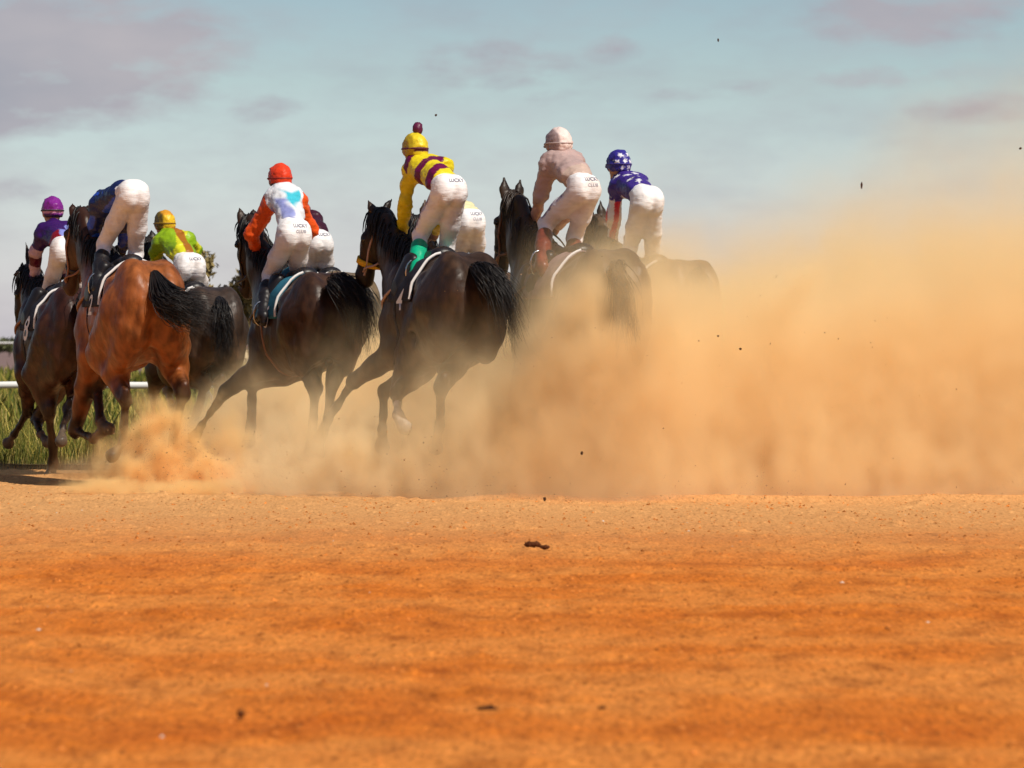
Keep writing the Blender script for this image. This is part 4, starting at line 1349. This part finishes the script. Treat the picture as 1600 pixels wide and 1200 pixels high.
# ------------------------------------------------------------------ shrubs and trees
M_LEAF = attr_mat('leaf', .7, .25, .2, 4, 0, 10)
M_BARK = simple('bark', (.14, .10, .07), .9, .2, .3, 8, .6, 20)


def tree(name, x, D, zb, w, h, trunk_h, label, cat, seed, base=(.13, .12, .04), nleaf=2600, leaf=.05, group=None, lobes=9):
    r = np.random.default_rng(seed)
    rt = root(name, (x, D, zb), 0, label, cat, group)
    parts = [tube_np(curve_pts([(0, 0, -.1), (.03 * w, 0, trunk_h * .6), (-.02 * w, 0, trunk_h + h * .3)], 8), np.linspace(.05, .02, 8) * h * .6, 7)]
    cs = []
    for i in range(lobes):
        a = r.random() * 6.28; rr = w * .5 * r.random() ** .6; zz = trunk_h + (h - trunk_h) * (.15 + .7 * r.random())
        rr *= math.sqrt(max(.1, 1 - ((zz - trunk_h) / (h - trunk_h) - .45) ** 2 * 2.2))
        c = np.array([rr * math.cos(a), rr * math.sin(a) * .9, zz]); cs.append((c, w * (.13 + .13 * r.random())))
        parts.append(tube_np(curve_pts([(0, 0, trunk_h * .7), (c[0] * .4, c[1] * .4, (trunk_h + zz) / 2), tuple(c)], 6), np.linspace(.022, .006, 6) * h * .5, 5))
    v, q = join_np(parts); link('trunk', mesh_np('trunk', v, q), rt, M_BARK)
    n = nleaf; k = r.integers(0, lobes, n)
    C0 = np.array([cs[i][0] for i in k]); R0 = np.array([cs[i][1] for i in k])
    dv = r.standard_normal((n, 3)); dv /= np.linalg.norm(dv, axis=1)[:, None]
    P = C0 + dv * (R0 * (.45 + .75 * r.random(n)))[:, None] * (1, 1, .85)
    P[:, 2] = np.maximum(P[:, 2], .03 * h)
    a1 = r.standard_normal((n, 3)); a1 /= np.linalg.norm(a1, axis=1)[:, None]; a2 = np.cross(a1, dv); a2 /= np.linalg.norm(a2, axis=1)[:, None] + 1e-6
    s = (leaf * (.5 + r.random(n)))[:, None]
    V = np.stack([P - a1 * s, P + a2 * s * .45, P + a1 * s, P - a2 * s * .45], 1).reshape(-1, 3)
    Q = np.arange(n * 4).reshape(n, 4)
    tint_ = (.65 + .7 * r.random(lobes))[k][:, None] * (.75 + .5 * r.random((n, 1)))
    col = np.repeat((np.array(base) * tint_)[:, None, :], 4, 1).reshape(-1, 3)
    link('crown', mesh_np('crown', V, Q, False, col), rt, M_LEAF)
    return rt


def xpx(px, D): return (px - 800) / FPX * D


tree('shrub', xpx(348, 58), 58, 0, 1.0, 2.35, .25, 'olive brown shrub standing in the gap between the two dark horses', 'shrub', 61, (.26, .20, .08), 7000, .05)
tree('shrub', xpx(370, 61), 61, 0, .95, 2.05, .2, 'paler straw coloured shrub beside the olive one', 'shrub', 62, (.44, .35, .22), 6000, .05)
tree('shrub', xpx(322, 60), 60, 0, .5, 1.6, .2, 'small straw shrub behind the dusty brown horse', 'shrub', 63, (.40, .31, .18), 4500, .045)
far = [(14, 300, 1.4, 1.6, 'small dark tree on the horizon at the far left'),
       (1350, 150, 1.9, 3.3, 'tree dimly seen through the dust, wide and left of its neighbours'), (1378, 155, 1.3, 3.0, 'low tree dimly seen through the dust between two others'),
       (1410, 150, 1.6, 3.6, 'taller tree dimly seen through the dust on the right'), (1330, 158, 1.2, 2.9, 'smallest tree at the left end of the row seen through the dust')]
for i, (px, D, w_, h_, lb) in enumerate(far):
    tree('tree', xpx(px, D), D, 0, w_, h_, h_ * .3, lb, 'tree', 70 + i, (.10, .11, .045), 1500, .06 + .0006 * D)

# ------------------------------------------------------------------ dust
def dust_object(name, lo, hi, vox, dens, label, colr, aniso=.0):
    """voxel dust: density computed here, carried by a point grid and turned into a volume by nodes"""
    n = [dens.shape[i] for i in range(3)]
    me = bpy.data.meshes.new(name)
    me.vertices.add(dens.size)
    ax = [np.linspace(lo[i], hi[i], n[i], dtype=np.float32) for i in range(3)]
    P = np.stack(np.meshgrid(*ax, indexing='ij'), -1).reshape(-1, 3)
    me.vertices.foreach_set('co', P.ravel())
    at_ = me.attributes.new('dens', 'FLOAT', 'POINT'); at_.data.foreach_set('value', dens.astype(np.float32).ravel())
    o = link(name, me)
    ng = bpy.data.node_groups.new(name, 'GeometryNodeTree')
    ng.interface.new_socket('Geometry', in_out='INPUT', socket_type='NodeSocketGeometry')
    ng.interface.new_socket('Geometry', in_out='OUTPUT', socket_type='NodeSocketGeometry')
    gn, gl = ng.nodes, ng.links
    gi = gn.new('NodeGroupInput'); go = gn.new('NodeGroupOutput')
    vc = gn.new('GeometryNodeVolumeCube')
    vc.inputs['Min'].default_value = lo; vc.inputs['Max'].default_value = hi
    for i, a in enumerate('XYZ'): vc.inputs['Resolution ' + a].default_value = n[i]
    pos = gn.new('GeometryNodeInputPosition')
    sb = gn.new('ShaderNodeVectorMath'); sb.operation = 'SUBTRACT'; gl.new(pos.outputs[0], sb.inputs[0]); sb.inputs[1].default_value = lo
    ml = gn.new('ShaderNodeVectorMath'); ml.operation = 'MULTIPLY'; gl.new(sb.outputs[0], ml.inputs[0])
    ml.inputs[1].default_value = [(n[i] - 1) / (hi[i] - lo[i]) for i in range(3)]
    sp = gn.new('ShaderNodeSeparateXYZ'); gl.new(ml.outputs[0], sp.inputs[0])

    def mt(op, a, b, c_=None):
        m = gn.new('ShaderNodeMath'); m.operation = op
        for i, x in enumerate((a, b, c_)):
            if x is None: continue
            if isinstance(x, (int, float)): m.inputs[i].default_value = x
            else: gl.new(x, m.inputs[i])
        return m.outputs[0]
    rx, ry, rz = (mt('FLOOR', mt('ADD', sp.outputs[i], .5), None) for i in range(3))
    idx = mt('MULTIPLY_ADD', mt('MULTIPLY_ADD', rx, float(n[1]), ry), float(n[2]), rz)
    si = gn.new('GeometryNodeSampleIndex'); si.data_type = 'FLOAT'; si.domain = 'POINT'; si.clamp = True
    na = gn.new('GeometryNodeInputNamedAttribute'); na.data_type = 'FLOAT'; na.inputs[0].default_value = 'dens'
    gl.new(gi.outputs[0], si.inputs['Geometry']); gl.new(na.outputs[0], si.inputs['Value'])
    gl.new(idx, si.inputs['Index']); gl.new(si.outputs[0], vc.inputs['Density'])
    sm_ = gn.new('GeometryNodeSetMaterial'); gl.new(vc.outputs[0], sm_.inputs[0])
    m = bpy.data.materials.new(name); m.use_nodes = True; m.node_tree.nodes.clear()
    mo = m.node_tree.nodes.new('ShaderNodeOutputMaterial'); pv = m.node_tree.nodes.new('ShaderNodeVolumePrincipled')
    pv.inputs['Color'].default_value = (*colr, 1); pv.inputs['Density'].default_value = 1.0; pv.inputs['Anisotropy'].default_value = aniso
    pv.inputs['Density Attribute'].default_value = 'density'
    m.node_tree.links.new(pv.outputs[0], mo.inputs['Volume'])
    me.materials.append(m); sm_.inputs['Material'].default_value = m
    gl.new(sm_.outputs[0], go.inputs[0])
    md = o.modifiers.new('dust', 'NODES'); md.node_group = ng
    return tag(o, label, 'dust', kind='stuff')


DUSTCOL = (.996, .842, .53)
def cloud(lo, hi, vox, fine):
    n = [int(round((hi[i] - lo[i]) / vox)) + 1 for i in range(3)]
    X = np.linspace(lo[0], hi[0], n[0])[:, None, None]; Y = np.linspace(lo[1], hi[1], n[1])[None, :, None]; Z = np.linspace(lo[2], hi[2], n[2])[None, None, :]
    PX = 800 + X / 29.5 * FPX                                        # plan position along the track
    n1 = grf(n, vox, 1.1, 501, 3.3, (1, 1, 1.1)); n2 = grf(n, vox, .32, 502, 2.8, (.9, .9, 1.25)); n3 = grf(n, vox, 3.0, 503, 4)
    # ragged, torn texture: several sizes of wisp multiplied together
    n5 = grf(n, vox, .55, 505, 2.3, (.9, .9, 1.25)); amp = np.interp(PX, [650, 950], [.9, .24]); rag = np.exp(amp * (.28 * n1 + .42 * n5 * (1.0 if fine else .8)) - .08)
    topx = [0, 80, 250, 380, 500, 600, 700, 790, 860, 930, 1000, 1080, 1150, 1220, 1300, 1400, 1500, 1600, 2400]
    topz = [.05, .10, .40, .62, .78, .85, .95, .88, .90, 1.0, 1.06, 1.08, 1.10, 1.14, 1.17, 1.20, 1.24, 1.28, 1.5]
    TZ = np.interp(PX, topx, topz) * (1 + .08 * n1 + .05 * n2)
    core = 1 / (1 + np.exp((Z / TZ - 1.0) * 7.5))
    frontx = np.interp(PX, [0, 400, 600, 700, 780, 850, 1050, 2400], [.03, .06, .14, .45, 1.4, 4.0, 5.0, 5.0])
    backx = np.interp(PX, [0, 150, 250, 350, 500, 700, 2400], [.15, .5, 1.6, 3.2, 4.0, 4.5, 5.0])
    dep = sm(30.6, 32.4, Y)
    rho = frontx * (1 - dep) + backx * dep
    # the churned layer at hoof height, in upright wisps
    n4 = grf(n, vox, .30, 504, 2.5, (.8, .8, 1.3))
    hoof = np.interp(PX, [330, 420, 760, 1000, 1150], [0, 1.5, 2.6, 3.0, 0]) * np.clip(.35 + 1.0 * n4, 0, 3.5) / (1 + np.exp((Z - np.interp(PX, [420, 700, 850], [.26, .34, .65]) - .12 * n1 - .06 * n4) * 18)) * sm(26.8, 27.3, Y)
    low = 1 + .8 * np.exp(-(Z / .28) ** 2) * sm(250, 420, PX)
    D_ = hoof + rho * core * low * np.clip(rag, .12, 4) * (1 - .35 * sm(.9, 1.5, Z))
    D_ *= sm(0, 1, (Y - 26.5 - np.interp(PX, [800, 1050], [.14, .05]) * n1 - .08 * Z - np.interp(PX, [0, 300, 420, 700, 950, 1300, 1600], [3.2, 1.5, .45, .05, .10, .35, .5]) - np.interp(PX, [800, 1050], [.07, .04]) * n2) / .40) * (1 - sm(34.8, 36.0, Y + .3 * n1))
    # thin veil above the thick dust, drifting up to the right
    veil = np.interp(PX, [650, 780, 900, 1040, 1150, 1300, 1450, 1600, 2400], [0, .10, .22, .30, .20, .17, .16, .17, .17]) * np.exp(-np.maximum(Z - TZ * .95, 0) / np.interp(PX, [700, 1050, 1300, 1600], [.22, .28, .48, .95])) * np.clip(rag * (1 + .3 * n3), .1, 3)
    D_ = D_ + 1.0 * np.interp(PX, [800, 900, 1010, 1090], [0, 1.6, 2.8, 0]) * sm(26.5, 26.8, Y) * (1 - sm(27.2, 27.8, Y)) * (1 - sm(1.05, 1.85, Z)) * np.clip(1 + .5 * n2, .2, 2)
    D_ = D_ + veil * sm(26.4, 27.4, Y) * (1 - sm(33, 36, Y)) * (1 - sm(3.2, 4.15, Z))
    # orange streak torn up out of the cloud right of the last horse
    a = np.array(at(1215, 478, 27.6)); b = np.array(at(1290, 415, 27.6))
    ab = b - a; t = np.clip(((X - a[0]) * ab[0] + (Z - a[2]) * ab[2]) / (ab @ ab), 0, 1)
    dd = np.sqrt((X - a[0] - t * ab[0]) ** 2 + ((Y - 27.6) * .6) ** 2 + (Z - a[2] - t * ab[2]) ** 2)
    D_ += 3.0 * np.exp(-(dd / (.11 - .04 * t)) ** 2) * np.clip(1 + .6 * n2, 0, 2)
    # sand showers rising round the hind legs
    for (px, py, y, rr, am) in ((690, 640, 27.6, .28, 1.2), (560, 700, 28.6, .30, 1.0), (930, 500, 27.0, .25, 1.6), (480, 720, 29.0, .26, 1.2), (620, 740, 27.9, .26, 1.5)):
        p = at(px, py, y)
        dd = ((X - p[0]) / rr) ** 2 + ((Y - p[1]) / (rr * 1.1)) ** 2 + ((Z - p[2]) / (rr * 1.1)) ** 2
        D_ += am * np.exp(-dd * 1.2) * np.clip(.6 + .9 * n2, 0, 3)
    split = sm(29.0, 29.7, Y) * np.ones(n)
    inside = sm(-2.8, -2.4, X) * (1 - sm(4.2, 4.7, X)) * (1 - sm(1.75, 2.05, Z))        # the region the fine grid covers
    D_ *= (1 - split) * inside if fine else 1 - (1 - split) * inside
    D_[D_ < .02] = 0
    D_[0] = D_[-1] = 0; D_[:, 0] = D_[:, -1] = 0; D_[:, :, -1] = 0
    return D_


lo, hi = (-4.4, 26.3, 0.0), (7.0, 36.0, 4.2)
dust_object('dust', lo, hi, .05, cloud(lo, hi, .05, False), 'thick orange dust cloud rolling behind the pack and filling the right side', DUSTCOL, -.3)
lo, hi = (-2.9, 26.3, 0.0), (4.8, 29.8, 2.1)
dust_object('dust', lo, hi, .031, cloud(lo, hi, .031, True), 'near face of the orange dust cloud, in torn wisps round the hooves', DUSTCOL, -.3)

# the sharper puffs kicked up at the left
vox2 = .026
lo, hi = (-3.55, 27.0, 0.0), (-1.40, 30.9, 1.05)
n = [int(round((hi[i] - lo[i]) / vox2)) + 1 for i in range(3)]
X = np.linspace(lo[0], hi[0], n[0])[:, None, None]; Y = np.linspace(lo[1], hi[1], n[1])[None, :, None]; Z = np.linspace(lo[2], hi[2], n[2])[None, None, :]
m1 = grf(n, vox2, .32, 511, 3.0); m2 = grf(n, vox2, .12, 512, 2.4, (.8, .8, 1.3))
D2 = np.zeros(n)
for (px, py, y, rx_, rz_, am) in ((225, 745, 28.5, .14, .16, 4), (262, 715, 28.6, .17, .22, 5), (300, 748, 28.5, .18, .13, 7), (240, 680, 28.8, .15, .22, 2.2), (225, 655, 29.0, .12, .16, 1.1),
                                  (338, 745, 28.6, .09, .11, 7), (312, 712, 28.7, .11, .14, 3.5), (185, 735, 29.2, .16, .14, 1.6), (130, 728, 30.0, .18, .10, .8), (98, 738, 30.2, .10, .07, .8), (64, 742, 30.4, .06, .05, 1.0),
                                  (160, 700, 29.9, .16, .12, .5), (275, 645, 29.2, .16, .15, .8), (200, 762, 28.3, .34, .05, 3), (300, 765, 28.2, .36, .05, 5), (355, 700, 29.0, .16, .26, 1.4), (380, 750, 28.6, .16, .12, 2.4)):
    p = at(px, py, y)
    q_ = ((X - p[0]) / rx_) ** 2 + ((Y - p[1]) / (rx_ * 1.4)) ** 2 + ((Z - p[2]) / rz_) ** 2
    D2 = np.maximum(D2, am * np.clip(1.15 - q_ * .75 + .50 * m1 + .40 * m2, 0, 1.6) ** 1.5)
D2 *= 2.1
D2[D2 < .04] = 0
D2[0] = D2[-1] = 0; D2[:, 0] = D2[:, -1] = 0; D2[:, :, -1] = 0
dust_object('dust', lo, hi, vox2, D2, 'low orange puffs of dirt kicked up by the bright bay horse', (.985, .745, .36), -.2)

# sand grains flung up with the dust
r = np.random.default_rng(77)
Gp = []
for (px, py, y, sx_, sz_, nn_) in ((262, 725, 28.5, .20, .14, 1500), (320, 738, 28.5, .16, .10, 1100), (150, 735, 29.8, .25, .07, 300), (480, 720, 28.9, .30, .14, 700),
                                   (600, 715, 28.2, .30, .15, 700), (720, 700, 27.3, .30, .20, 500), (1150, 600, 26.6, .9, .4, 350), (1250, 460, 27.4, .25, .2, 200), (900, 765, 26.6, 2.0, .07, 1600)):
    p = np.array(at(px, py, y)); Gp.append(p + r.standard_normal((nn_, 3)) * (sx_, .25, sz_))
Gp = np.concatenate(Gp); Gp = Gp[Gp[:, 2] > .01]
base = np.array([(1, 0, -.4), (-.6, .9, -.4), (-.6, -.9, -.4), (0, 0, 1)], float)
sz = (.0012 + .0046 * r.random(len(Gp)) ** 8)[:, None, None]
Vq = (base[None] + r.standard_normal((len(Gp), 4, 3)) * .35) * sz + Gp[:, None, :]
fq = np.array([(0, 1, 3), (1, 2, 3), (2, 0, 3), (0, 2, 1)])[None] + 4 * np.arange(len(Gp))[:, None, None]
cq = np.repeat((np.array([.42, .24, .11]) * (.25 + .75 * r.random((len(Gp), 1))))[:, None, :], 4, 1)
o = link('sand', mesh_np('sand', Vq.reshape(-1, 3), fq.reshape(-1, 3), False, cq.reshape(-1, 3)), None, M_CRUMB)
tag(o, 'grains of orange sand flung into the air around the hooves', 'sand', kind='stuff')
